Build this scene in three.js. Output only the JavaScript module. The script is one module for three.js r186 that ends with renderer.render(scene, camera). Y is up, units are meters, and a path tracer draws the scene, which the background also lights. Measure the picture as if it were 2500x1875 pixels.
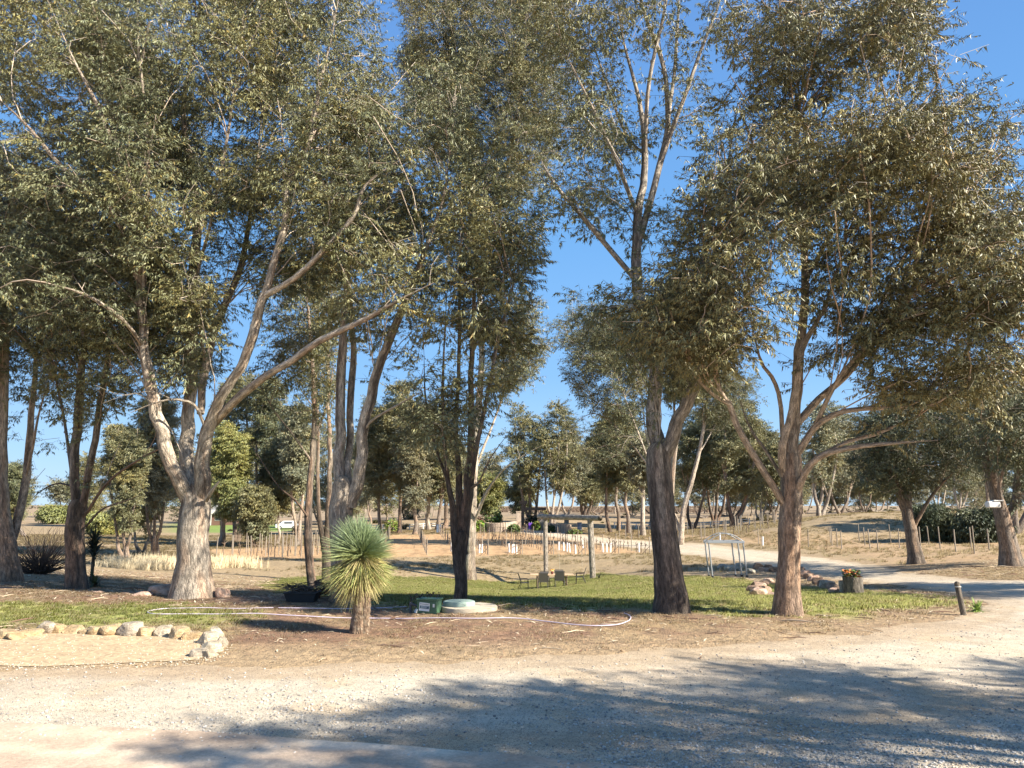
import * as THREE from 'three';
import { mergeGeometries } from 'three/addons/utils/BufferGeometryUtils.js';
import { RoundedBoxGeometry } from 'three/addons/geometries/RoundedBoxGeometry.js';

// ---------------------------------------------------------------- camera, sky, sun, exposure
const scene = new THREE.Scene();
const EYE = 2.3, W = 2500, H = 1875, FOV = 54;
const F = H / 2 / Math.tan(FOV * Math.PI / 360);            // focal length in photograph pixels
const PITCH = Math.atan((1245 - H / 2) / F);
const camera = new THREE.PerspectiveCamera(FOV, 4 / 3, 0.1, 9000);
camera.position.set(0, EYE, 0);
camera.rotation.x = PITCH;
scene.add(camera);

const SUN = new THREE.Vector3(0.719, 0.581, 0.382).normalize();  // from the right, a little behind the camera
const sun = new THREE.DirectionalLight(new THREE.Color(1.0, 0.925, 0.79), 5.0);
sun.position.copy(SUN).multiplyScalar(120);
sun.castShadow = true; sun.shadow.radius = 1;
Object.assign(sun.shadow.camera, { left: -70, right: 70, top: 70, bottom: -70, near: 1, far: 300 });
sun.shadow.mapSize.set(4096, 4096);
scene.add(sun, sun.target);

{ // clear winter sky: pale near the horizon, deep blue above
  const w = 64, h = 512, data = new Float32Array(w * h * 4);
  const stops = [[-90, .16, .15, .13], [-2, .30, .36, .42], [0, .50, .66, .80], [4, .36, .58, .82], [10, .225, .45, .78], [20, .15, .36, .70], [35, .115, .27, .595], [60, .10, .215, .45], [90, .09, .185, .38]];
  for (let j = 0; j < h; j++) {
    const el = (j + 0.5) / h * 180 - 90;
    let k = 0; while (k < stops.length - 2 && el > stops[k + 1][0]) k++;
    const a = stops[k], b = stops[k + 1]; let t = (el - a[0]) / (b[0] - a[0]); t = Math.min(1, Math.max(0, t));
    for (let i = 0; i < w; i++) for (let c = 0; c < 4; c++) data[(j * w + i) * 4 + c] = c === 3 ? 1 : (a[c + 1] + (b[c + 1] - a[c + 1]) * t) * .52;
  }
  const sky = new THREE.DataTexture(data, w, h, THREE.RGBAFormat, THREE.FloatType);
  sky.mapping = THREE.EquirectangularReflectionMapping; sky.magFilter = sky.minFilter = THREE.LinearFilter; sky.needsUpdate = true;
  scene.background = sky; scene.environment = sky;
}
scene.backgroundIntensity = 1; scene.environmentIntensity = 1;
const renderer = new THREE.WebGLRenderer({ antialias: true });
renderer.setSize(1024, 768);
renderer.toneMapping = THREE.LinearToneMapping;
renderer.toneMappingExposure = 2.6;
renderer.shadowMap.enabled = true;

// ---------------------------------------------------------------- small tools
function rng(seed) { let a = seed >>> 0; return () => { a = (a + 0x6D2B79F5) | 0; let t = Math.imul(a ^ (a >>> 15), 1 | a); t = (t + Math.imul(t ^ (t >>> 7), 61 | t)) ^ t; return ((t ^ (t >>> 14)) >>> 0) / 4294967296; }; }
const hash = (x, y, z) => { let h = Math.imul(x, 374761393) + Math.imul(y, 668265263) + Math.imul(z, 2147483647 ^ 0x5bd1e995); h = Math.imul(h ^ (h >>> 13), 1274126177); return ((h ^ (h >>> 16)) >>> 0) / 4294967296; };
const sm = (t) => t * t * (3 - 2 * t), lerp = (a, b, t) => a + (b - a) * t, clamp = (x, a = 0, b = 1) => Math.min(b, Math.max(a, x));
const smooth = (a, b, x) => sm(clamp((x - a) / (b - a)));
function noise(x, y, z = 0) {
  const xi = Math.floor(x), yi = Math.floor(y), zi = Math.floor(z), u = sm(x - xi), v = sm(y - yi), w = sm(z - zi);
  const c = (i, j, k) => hash(xi + i, yi + j, zi + k);
  return lerp(lerp(lerp(c(0, 0, 0), c(1, 0, 0), u), lerp(c(0, 1, 0), c(1, 1, 0), u), v), lerp(lerp(c(0, 0, 1), c(1, 0, 1), u), lerp(c(0, 1, 1), c(1, 1, 1), u), v), w);
}
const fbm = (x, y, z = 0, o = 4) => { let s = 0, a = 0.5, n = 0; for (let i = 0; i < o; i++) { s += a * noise(x, y, z); n += a; a *= 0.5; x = x * 2.03 + 11.3; y = y * 2.03 + 5.7; z = z * 2.03 + 3.1; } return s / n; };
const V = (x, y, z) => new THREE.Vector3(x, y, z);
const cp = Math.cos(PITCH), sp = Math.sin(PITCH);
// the place seen in photograph column px, row py, at d metres ahead
function at(px, py, d) { const a = (px - W / 2) / F, b = (H / 2 - py) / F, t = d / (cp - b * sp); return V(a * t, EYE + t * (b * cp + sp), -d); }

const used = {};
function numbered(name) { const n = used[name] = (used[name] ?? -1) + 1; return n ? `${name}_${String(n).padStart(3, '0')}` : name; }
function tag(o, label, category, group, kind) { if (label) o.userData.label = label; if (category) o.userData.category = category; if (group) o.userData.group = group; if (kind) o.userData.kind = kind; return o; }
function shade(o) { o.traverse((m) => { if (m.isMesh) { m.castShadow = true; m.receiveShadow = true; } }); }
function thing(name, label, category, pos, turn = 0, group) { const o = new THREE.Group(); o.name = numbered(name); if (pos) o.position.copy(pos); o.rotation.y = turn; scene.add(o); return tag(o, label, category, group); }
function part(name, geo, mat, parent, label) { const m = new THREE.Mesh(geo, mat); m.name = name; parent.add(m); if (label) m.userData.label = label; return m; }
function single(name, geo, mat, label, category, pos, turn = 0, group) { const m = new THREE.Mesh(geo, mat); m.name = numbered(name); if (pos) m.position.copy(pos); m.rotation.y = turn; scene.add(m); return tag(m, label, category, group); }
function copyOf(src, label, pos, turn = 0, group) { const r = src.clone(); r.name = numbered(src.name.replace(/_\d{3}$/, '')); r.position.copy(pos); r.rotation.y = turn; scene.add(r); r.userData = { ...src.userData }; if (label) r.userData.label = label; if (group) r.userData.group = group; return r; }
const box = (w, h, d, x = 0, y = 0, z = 0, r = 0.01) => { const g = r ? new RoundedBoxGeometry(w, h, d, 1, Math.min(r, w / 3, h / 3, d / 3)) : new THREE.BoxGeometry(w, h, d); g.translate(x, y, z); return g; };
function rod(a, b, r0, r1 = r0, n = 8) { const g = new THREE.CylinderGeometry(r1, r0, a.distanceTo(b), n, 1); g.translate(0, a.distanceTo(b) / 2, 0); g.applyQuaternion(new THREE.Quaternion().setFromUnitVectors(V(0, 1, 0), b.clone().sub(a).normalize())); g.translate(a.x, a.y, a.z); return g; }
const join = (list) => mergeGeometries(list.map((g) => { const q = g.index ? g.toNonIndexed() : g; for (const k of Object.keys(q.attributes)) if (!['position', 'normal', 'uv'].includes(k)) q.deleteAttribute(k); return q; }));
const ORD = ['first', 'second', 'third', 'fourth', 'fifth', 'sixth', 'seventh', 'eighth', 'ninth', 'tenth', 'eleventh', 'twelfth', 'thirteenth', 'fourteenth', 'fifteenth', 'sixteenth', 'seventeenth', 'eighteenth', 'nineteenth', 'twentieth'];

class Soup { // collects triangles with normals, uv and colour
  constructor() { this.p = []; this.n = []; this.u = []; this.c = []; this.i = []; }
  get count() { return this.p.length / 3; }
  vert(p, n, u, v, c) { this.p.push(p.x, p.y, p.z); this.n.push(n.x, n.y, n.z); this.u.push(u, v); this.c.push(c[0], c[1], c[2]); return this.count - 1; }
  geo() { const P = this.p, N = this.n, I = this.i; for (let k = 0; k < I.length; k += 3) { const a = I[k] * 3, b = I[k + 1] * 3, c = I[k + 2] * 3, ux = P[b] - P[a], uy = P[b + 1] - P[a + 1], uz = P[b + 2] - P[a + 2], vx = P[c] - P[a], vy = P[c + 1] - P[a + 1], vz = P[c + 2] - P[a + 2]; if ((uy * vz - uz * vy) * (N[a] + N[b] + N[c]) + (uz * vx - ux * vz) * (N[a + 1] + N[b + 1] + N[c + 1]) + (ux * vy - uy * vx) * (N[a + 2] + N[b + 2] + N[c + 2]) < 0) { const t = I[k + 1]; I[k + 1] = I[k + 2]; I[k + 2] = t; } }
    const g = new THREE.BufferGeometry(); g.setAttribute('position', new THREE.Float32BufferAttribute(this.p, 3)); g.setAttribute('normal', new THREE.Float32BufferAttribute(this.n, 3)); g.setAttribute('uv', new THREE.Float32BufferAttribute(this.u, 2)); g.setAttribute('color', new THREE.Float32BufferAttribute(this.c, 3)); g.setIndex(this.i); return g; }
  tube(pts, rad, sides, colour, rough = 0, seed = 0, closeEnd = true) {
    const n = pts.length; let t = V(), nrm = null, bin = V(), len = 0; const first = this.count, tan = [];
    for (let i = 0; i < n; i++) tan.push(pts[Math.min(n - 1, i + 1)].clone().sub(pts[Math.max(0, i - 1)]).normalize());
    for (let i = 0; i < n; i++) {
      t = tan[i];
      if (!nrm) { nrm = Math.abs(t.y) > 0.9 ? V(1, 0, 0) : V(0, 1, 0); nrm.cross(t).normalize(); } else { nrm.sub(t.clone().multiplyScalar(nrm.dot(t))).normalize(); }
      bin.crossVectors(t, nrm); if (i) len += pts[i].distanceTo(pts[i - 1]);
      for (let k = 0; k <= sides; k++) {
        const a = k / sides * Math.PI * 2, ca = Math.cos(a), sa = Math.sin(a), dir = nrm.clone().multiplyScalar(ca).addScaledVector(bin, sa);
        let r = rad[i];
        if (rough) r *= 1 + rough * (fbm(ca * 1.6 + seed, sa * 1.6 + 7, len * 0.55, 3) - 0.5) * 2 + rough * 0.5 * (noise(ca * 5 + seed, sa * 5, len * 1.3) - 0.5);
        const p = pts[i].clone().addScaledVector(dir, r);
        this.vert(p, dir, k / sides * Math.max(1, Math.round(rad[0] * 6.28 / 0.6)), len / 1.2, colour(p, rad[i], a, len));
      }
    }
    for (let i = 0; i < n - 1; i++) for (let k = 0; k < sides; k++) { const a = first + i * (sides + 1) + k, b = a + sides + 1; this.i.push(a, a + 1, b, b, a + 1, b + 1); }
    return this;
  }
}

// ---------------------------------------------------------------- terrain
// rows of [metres ahead, photograph row] for some photograph columns: the heights that put the ground where it is seen
const flatTo = (d, list) => [[-400, null], [d, null], ...list];
const FAR = [[700, 1238], [1300, 1237], [2200, 1246], [6000, 1256]];
const COLS = [
  [-700, flatTo(25, [[32, 1400], [38, 1388], [45, 1374], [52, 1363], [60, 1353], [70, 1342], [90, 1325], [120, 1308], [200, 1275], [400, 1246], [700, 1235], [1300, 1236], [2200, 1246], [6000, 1256]])],
  [100, flatTo(25, [[32, 1400], [38, 1388], [45, 1374], [52, 1363], [60, 1353], [70, 1342], [90, 1325], [120, 1308], [200, 1275], [400, 1246], [700, 1235], [1300, 1236], [2200, 1246], [6000, 1256]])],
  [500, flatTo(21.5, [[26, 1441], [32, 1426], [38, 1407], [45, 1389], [52, 1376], [60, 1364], [70, 1350], [90, 1331], [120, 1311], [200, 1278], [400, 1254], ...FAR])],
  [850, flatTo(20, [[24, 1453], [30, 1441], [41, 1414], [47, 1396], [53, 1376], [60, 1366], [70, 1355], [90, 1326], [120, 1302], [200, 1273], [400, 1251], ...FAR])],
  [1250, flatTo(19, [[24, 1460], [31, 1452], [38, 1445], [46, 1438], [50, 1423], [55, 1399], [61, 1374], [70, 1355], [90, 1326], [120, 1291], [200, 1262], [400, 1247], ...FAR])],
  [1650, flatTo(18.5, [[24, 1460], [30, 1440], [38, 1411], [45, 1392], [52, 1376], [60, 1362], [70, 1347], [80, 1331], [90, 1320], [120, 1296], [200, 1266], [400, 1250], ...FAR])],
  [2050, flatTo(18, [[22, 1462], [26, 1446], [32, 1421], [38, 1396], [45, 1377], [52, 1361], [60, 1343], [70, 1320], [78, 1278], [88, 1256], [120, 1258], [200, 1253], [400, 1245], ...FAR])],
  [2450, flatTo(20, [[26, 1427], [34, 1383], [45, 1353], [52, 1341], [60, 1328], [70, 1302], [78, 1270], [88, 1250], [120, 1251], [200, 1250], [400, 1245], ...FAR])],
  [3300, flatTo(20, [[26, 1427], [34, 1383], [45, 1353], [52, 1341], [60, 1328], [70, 1302], [78, 1270], [88, 1250], [120, 1251], [200, 1250], [400, 1245], ...FAR])],
].map(([c, rows]) => { // monotone cubic tangents along each column
  const x = rows.map((r) => r[0]), y = rows.map(([d, r]) => r === null ? 0 : at(W / 2, r, d).y), n = x.length, m = new Array(n).fill(0), s = [];
  for (let i = 0; i < n - 1; i++) s.push((y[i + 1] - y[i]) / (x[i + 1] - x[i]));
  for (let i = 1; i < n - 1; i++) m[i] = s[i - 1] * s[i] <= 0 ? 0 : 2 * s[i - 1] * s[i] / (s[i - 1] + s[i]);
  return { c, x, y, m };
});
function colHeight(k, d) {
  const { x, y, m } = COLS[k]; if (d <= x[1]) return 0; let i = 1; while (i < x.length - 2 && d > x[i + 1]) i++;
  const h = x[i + 1] - x[i], t = clamp((d - x[i]) / h), t2 = t * t, t3 = t2 * t;
  return (2 * t3 - 3 * t2 + 1) * y[i] + (t3 - 2 * t2 + t) * h * m[i] + (-2 * t3 + 3 * t2) * y[i + 1] + (t3 - t2) * h * m[i + 1];
}
function ground(x, z) {
  const d = -z; let h = 0;
  if (d > 15) {
    const c = clamp(x / d * F + W / 2, -699, 3299); let i = 0; while (i < COLS.length - 2 && c > COLS[i + 1].c) i++;
    const t = (c - COLS[i].c) / (COLS[i + 1].c - COLS[i].c);
    const a = colHeight(Math.max(0, i - 1), d), b = colHeight(i, d), e = colHeight(i + 1, d), f = colHeight(Math.min(COLS.length - 1, i + 2), d);
    const lin = lerp(b, e, t), cub = b + 0.5 * t * (e - a + t * (2 * a - 5 * b + 4 * e - f + t * (3 * (b - e) + f - a)));
    h = lerp(lin, cub, 0.6);
  }
  const u = clamp((d - 9) / 12) * 0.07 + 0.015;
  return h + (fbm(x * 0.35 + 50, z * 0.35, 0, 3) - 0.5) * 2 * u + (d > 150 ? (fbm(x * 0.006, z * 0.006, 3, 2) - 0.5) * clamp((d - 150) / 500) * 4 : 0);
}
const onGround = (x, z, up = 0) => V(x, ground(x, z) + up, z);
function pick(px, py, dMin = 3) { // where the sight line through (px, py) meets the ground
  let d = dMin; for (let k = 0; k < 4000; k++) { const p = at(px, py, d); if (p.y <= ground(p.x, p.z)) { let a = d / 1.012 - 0.02, b = d; for (let j = 0; j < 18; j++) { const m = (a + b) / 2, q = at(px, py, m); if (q.y <= ground(q.x, q.z)) b = m; else a = m; } const q = at(px, py, b); return onGround(q.x, q.z); } d = d * 1.006 + 0.01; }
  const q = at(px, py, 900); return onGround(q.x, q.z);
}
const atD = (px, d) => { let x = (px - W / 2) / F * d; for (let k = 0; k < 3; k++) { const y = ground(x, -d); const t = cp * d + sp * (y - EYE); x = (px - W / 2) / F * t; } return onGround(x, -d); };  // column px, d ahead, on the ground

const poly = (list) => list.map(([x, y, w]) => w ? { x, z: y } : pick(x, y));          // entries with a third value are already in metres
function sdf(P, x, z) { // signed distance, positive inside
  let inside = false, best = 1e9;
  for (let i = 0, j = P.length - 1; i < P.length; j = i++) {
    const a = P[i], b = P[j], ex = b.x - a.x, ez = b.z - a.z, t = clamp(((x - a.x) * ex + (z - a.z) * ez) / (ex * ex + ez * ez));
    const dx = x - a.x - ex * t, dz = z - a.z - ez * t; best = Math.min(best, dx * dx + dz * dz);
    if ((a.z > z) !== (b.z > z) && x < (b.x - a.x) * (z - a.z) / (b.z - a.z) + a.x) inside = !inside;
  }
  return inside ? Math.sqrt(best) : -Math.sqrt(best);
}
const ROAD = poly([[-40, -11.6, 1], [-300, 1645], [0, 1634], [550, 1630], [900, 1614], [1250, 1609], [1600, 1592], [1900, 1567], [2150, 1533], [2280, 1512], [2360, 1500], [2400, 1478], [2340, 1450], [2220, 1434], [2060, 1416], [1950, 1398], [1850, 1381], [1720, 1358], [1600, 1343], [1450, 1326], [1330, 1309], [1245, 1296], [1225, 1284], [1262, 1284], [1310, 1293], [1400, 1302], [1480, 1313], [1600, 1322], [1750, 1331], [1900, 1348], [2000, 1361], [2130, 1379], [2240, 1402], [2400, 1417], [2700, 1424], [3200, 1420], [60, -30, 1], [60, 12, 1], [-40, 12, 1]]);
const SAND = poly([[-600, 1552], [0, 1545], [130, 1540], [300, 1536], [420, 1545], [475, 1562], [505, 1590], [480, 1612], [300, 1622], [0, 1626], [-600, 1634]]);
const APRON = poly([[-12, -8.2, 1], [0, 1765], [500, 1790], [900, 1818], [1250, 1846], [1700, 1890], [4, -6.2, 1], [6, -3, 1], [-12, -3, 1]]);
const LAWN = poly([[980, 1478], [1200, 1478], [1400, 1482], [1600, 1492], [1750, 1500], [1900, 1505], [2060, 1503], [2230, 1492], [2320, 1478], [2260, 1454], [2120, 1444], [1900, 1426], [1760, 1412], [1600, 1406], [1450, 1402], [1300, 1415], [1150, 1414], [1000, 1408], [850, 1404], [700, 1412], [630, 1425], [660, 1445], [750, 1456], [870, 1466]]);
const LAWN2 = poly([[-500, 1476], [60, 1466], [300, 1472], [480, 1482], [640, 1500], [600, 1524], [500, 1543], [300, 1532], [0, 1537], [-500, 1545]]);
const VINES = poly([[880, 1361], [1050, 1359], [1250, 1356], [1450, 1353], [1590, 1350], [1500, 1336], [1380, 1318], [1290, 1305], [1200, 1302], [1100, 1304], [960, 1306], [915, 1322]]);
const VINES_WEST = poly([[560, 1372], [700, 1366], [860, 1360], [860, 1332], [700, 1334], [520, 1342]]);
const DUST = poly([[1420, 1300], [1700, 1322], [1900, 1336], [2100, 1362], [2300, 1392], [2600, 1400], [2700, 1330], [2300, 1322], [2000, 1310], [1800, 1300], [1600, 1290]]);
const TURF = poly([[420, 1300], [600, 1300], [720, 1296], [720, 1278], [420, 1278]]);
const mix3 = (a, b, t) => [lerp(a[0], b[0], t), lerp(a[1], b[1], t), lerp(a[2], b[2], t)];
const C = { mulch: [.215, .125, .078], tan: [.37, .27, .165], dry: [.315, .24, .13], green: [.31, .33, .092], green2: [.40, .39, .14], soil: [.53, .345, .185], soil2: [.42, .26, .13], hill: [.27, .20, .13], gravel: [.60, .515, .425], dust: [.44, .32, .205], bed: [.50, .38, .245], dead: [.30, .215, .115] };
const lawnness = (x, z) => { const d = -z; if (d > 90 || d < 8) return -9; return Math.max(sdf(LAWN, x, z), sdf(LAWN2, x, z)) + (fbm(x * 0.8, z * 0.5, 4) - 0.5) * 2.2; };
function groundColour(x, z) {
  const d = -z, n1 = fbm(x * 0.5, z * 0.35, 9), n2 = fbm(x * 2.1, z * 1.7, 2), n3 = fbm(x * 0.12, z * 0.1, 5, 3);
  let c = mix3(C.dry, C.tan, n1);
  if (d < 60) {                                       // bark mulch and dead grass under the near trees
    const mound = smooth(34, 20, d) * smooth(11, 14, d);
    c = mix3(c, mix3(C.mulch, C.dead, smooth(.42, .66, n2 * .5 + n1 * .5)), mound * smooth(.05, .35, n1 + .1));
    const edge = sdf(ROAD, x, z); if (edge > -3.2) c = mix3(c, C.tan, smooth(-2.6, -0.3, edge + (n2 - .5) * 1.6) * .85);
    if (d < 14) c = mix3(c, C.tan, smooth(14, 12.6, d + (n2 - .5) * 2) * .6);
  }
  const g = lawnness(x, z); if (g > -2) { const w = smooth(-.7, 1.1, g); c = mix3(c, mix3(C.green, C.green2, smooth(.35, .65, n1)), w * (.55 + .45 * smooth(.3, .55, n2))); }
  if (d > 40 && d < 130) {
    const v = Math.max(sdf(VINES, x, z), sdf(VINES_WEST, x, z)); if (v > -1.5) c = mix3(c, mix3(C.soil, C.soil2, smooth(.4, .75, n2)), smooth(-.8, .8, v + (n1 - .5) * 2));
    const du = sdf(DUST, x, z); if (du > -2) c = mix3(c, mix3(C.soil2, C.dust, n1), smooth(-1, 2, du + (n1 - .5) * 4) * .75);
  }
  if (d > 110) c = mix3(c, mix3(C.hill, C.tan, smooth(.3, .7, n3)), smooth(110, 240, d));
  if (d > 100 && d < 320) { const t = sdf(TURF, x, z); if (t > -6) c = mix3(c, [.20, .28, .06], smooth(-4, 4, t)); }
  const k = .82 + .36 * fbm(x * 5.1, z * 4.3, 1, 2); return [c[0] * k, c[1] * k, c[2] * k];
}

// textures
function tex(size, fn, srgb = true) { const d = new Uint8Array(size * size * 4); for (let j = 0; j < size; j++) for (let i = 0; i < size; i++) { const v = fn(i / size, j / size), o = (j * size + i) * 4; const a = Array.isArray(v) ? v : [v, v, v]; for (let c = 0; c < 3; c++) d[o + c] = clamp(a[c]) * 255; d[o + 3] = 255; } const t = new THREE.DataTexture(d, size, size); t.wrapS = t.wrapT = THREE.RepeatWrapping; t.magFilter = THREE.LinearFilter; t.minFilter = THREE.LinearMipmapLinearFilter; t.generateMipmaps = true; if (srgb) t.colorSpace = THREE.SRGBColorSpace; t.needsUpdate = true; return t; }
const tileNoise = (u, v, f, s) => { const x = u * f, y = v * f, xi = Math.floor(x), yi = Math.floor(y), a = sm(x - xi), b = sm(y - yi), q = (i, j) => hash(((xi + i) % f + f) % f, ((yi + j) % f + f) % f, s); return lerp(lerp(q(0, 0), q(1, 0), a), lerp(q(0, 1), q(1, 1), a), b); };
const tileCell = (u, v, f, s) => { const x = u * f, y = v * f, xi = Math.floor(x), yi = Math.floor(y); let m = 9, m2 = 9, id = 0; for (let j = -1; j <= 1; j++) for (let i = -1; i <= 1; i++) { const cx = ((xi + i) % f + f) % f, cy = ((yi + j) % f + f) % f, dx = xi + i + hash(cx, cy, s) - x, dy = yi + j + hash(cx, cy, s + 1) - y, q = dx * dx + dy * dy; if (q < m) { m2 = m; m = q; id = hash(cx, cy, s + 2); } else if (q < m2) m2 = q; } return [Math.sqrt(m), Math.sqrt(m2), id]; };
const soilMap = tex(512, (u, v) => { const n = .5 * tileNoise(u, v, 24, 1) + .3 * tileNoise(u, v, 64, 2) + .25 * tileNoise(u, v, 190, 3); const k = .62 + .36 * n; return [k, k * .985, k * .96]; });
const soilBump = tex(512, (u, v) => .5 * tileNoise(u, v, 40, 1) + .5 * tileNoise(u, v, 150, 3), false);
const gravelMap = tex(1024, (u, v) => { const [a, , id] = tileCell(u, v, 90, 5), [, , id2] = tileCell(u, v, 200, 9); const big = tileNoise(u, v, 5, 2) * .5 + tileNoise(u, v, 13, 4) * .5, stone = id > .8 && a < .38; const st = stone ? .56 + .40 * hash(Math.floor(id * 99999), 3, 1) : (id2 < .14 ? .64 : .77) + .12 * id2 + .12 * (big - .5); const k = st * (.92 + .1 * tileNoise(u, v, 300, 8)); return stone ? [k, k * .99, k * .97] : [k, k * .98, k * .94]; });
const gravelBump = tex(1024, (u, v) => { const [a, , id] = tileCell(u, v, 90, 5), [a2] = tileCell(u, v, 200, 9); return clamp((id > .8 ? 1 - a * 2.2 : 0) * .8 + (.5 - a2) * .3 + .2); }, false);
const fineMap = tex(512, (u, v) => { const k = .72 + .14 * tileNoise(u, v, 8, 1) + .1 * tileNoise(u, v, 60, 2) + .1 * tileNoise(u, v, 220, 3); return [k, k * .99, k * .97]; });
const barkStreak = (u, v) => { const w = u + .03 * (tileNoise(u, v, 5, 7) - .5); return .3 * tileNoise(w, v, 9, 2) + .3 * tileNoise(w, v / 3 % 1, 40, 3) + .25 * tileNoise(w, v / 2 % 1, 100, 4) + .15 * tileNoise(u, v, 60, 5); };
const barkMap = tex(512, (u, v) => { const k = .48 + .5 * smooth(.15, .85, barkStreak(u, v)) * (.9 + .2 * tileNoise(u, v, 30, 9)); return [k, k * .985, k * .965]; });
const barkBump = tex(512, (u, v) => smooth(.2, .8, barkStreak(u, v)), false);
const woodMap = tex(256, (u, v) => { const k = .55 + .25 * tileNoise(u, v / 8 % 1, 48, 1) + .2 * tileNoise(u, v / 4 % 1, 90, 2); return [k, k * .98, k * .95]; });

const std = (o) => new THREE.MeshStandardMaterial({ roughness: .9, ...o });
const lin = (r, g, b) => new THREE.Color().setRGB(r, g, b);
const M = {
  ground: std({ vertexColors: true, map: soilMap, bumpMap: soilBump, bumpScale: .03, color: lin(1.35, 1.35, 1.35), roughness: 1 }),
  gravel: std({ vertexColors: true, map: gravelMap, bumpMap: gravelBump, bumpScale: .02, color: lin(1.35, 1.35, 1.35), roughness: .95 }),
  sand: std({ vertexColors: true, map: soilMap, bumpMap: soilBump, bumpScale: .015, color: lin(1.4, 1.4, 1.4), roughness: 1 }),
  concrete: std({ vertexColors: true, map: fineMap, bumpMap: soilBump, bumpScale: .006, color: lin(1.3, 1.3, 1.3), roughness: .85 }),
  bark: std({ vertexColors: true, map: barkMap, bumpMap: barkBump, bumpScale: .018, color: lin(1.4, 1.4, 1.4), roughness: .92 }),
  twig: std({ vertexColors: true, roughness: .9 }),
  leaf: std({ vertexColors: true, roughness: .5, side: THREE.DoubleSide }),
  grass: std({ vertexColors: true, roughness: .7, side: THREE.DoubleSide }),
  rock: std({ vertexColors: true, map: fineMap, bumpMap: soilBump, bumpScale: .02, color: lin(1.3, 1.3, 1.3), roughness: .9 }),
  wood: std({ map: woodMap, bumpMap: woodMap, bumpScale: .004, color: lin(.42, .38, .33), roughness: .85 }),
  woodDark: std({ map: woodMap, bumpMap: woodMap, bumpScale: .004, color: lin(.22, .17, .13), roughness: .85 }),
  woodPale: std({ map: woodMap, color: lin(.85, .62, .40), roughness: .75 }),
};

// nonuniform grid: fine near the camera, growing to the horizon
const gridX = (() => { const a = []; for (let x = 0; x <= 22; x += .17) a.push(x); let s = .17; while (a.at(-1) < 6500) { s *= 1.085; a.push(a.at(-1) + s); } return [...a.slice(1).reverse().map((x) => -x), ...a]; })();
const gridZ = (() => { const b = []; let s = .5; let z = -5; while (z < 900) { s *= 1.3; z += s; b.push(z); } const a = [-5]; while (a.at(-1) > -30) a.push(a.at(-1) - .15); s = .15; while (a.at(-1) > -7000) { s = Math.min(s * 1.022, Math.max(s, -a.at(-1) * .05)); a.push(a.at(-1) - s); } return [...b.reverse(), ...a]; })();
const NX = gridX.length, NZ = gridZ.length, HG = new Float32Array(NX * NZ);
for (let j = 0; j < NZ; j++) for (let i = 0; i < NX; i++) HG[j * NX + i] = ground(gridX[i], gridZ[j]);
function surface(x, z) { return ground(x, z); }
{ const p = new Float32Array(NX * NZ * 3), u = new Float32Array(NX * NZ * 2), c = new Float32Array(NX * NZ * 3), ix = [];
  for (let j = 0; j < NZ; j++) for (let i = 0; i < NX; i++) { const k = j * NX + i, x = gridX[i], z = gridZ[j]; p.set([x, HG[k], z], k * 3); u.set([x / 2.6, z / 2.6], k * 2); c.set(groundColour(x, z), k * 3); if (i && j) ix.push(k - NX - 1, k - 1, k - NX, k - NX, k - 1, k); }
  const g = new THREE.BufferGeometry(); g.setAttribute('position', new THREE.BufferAttribute(p, 3)); g.setAttribute('uv', new THREE.BufferAttribute(u, 2)); g.setAttribute('color', new THREE.BufferAttribute(c, 3)); g.setIndex(ix); g.computeVertexNormals();
  const m = new THREE.Mesh(g, M.ground); m.name = 'ground'; scene.add(m); tag(m, 'dry brown ground with lawn and vineyard soil', 'ground', null, 'structure');
}
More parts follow.
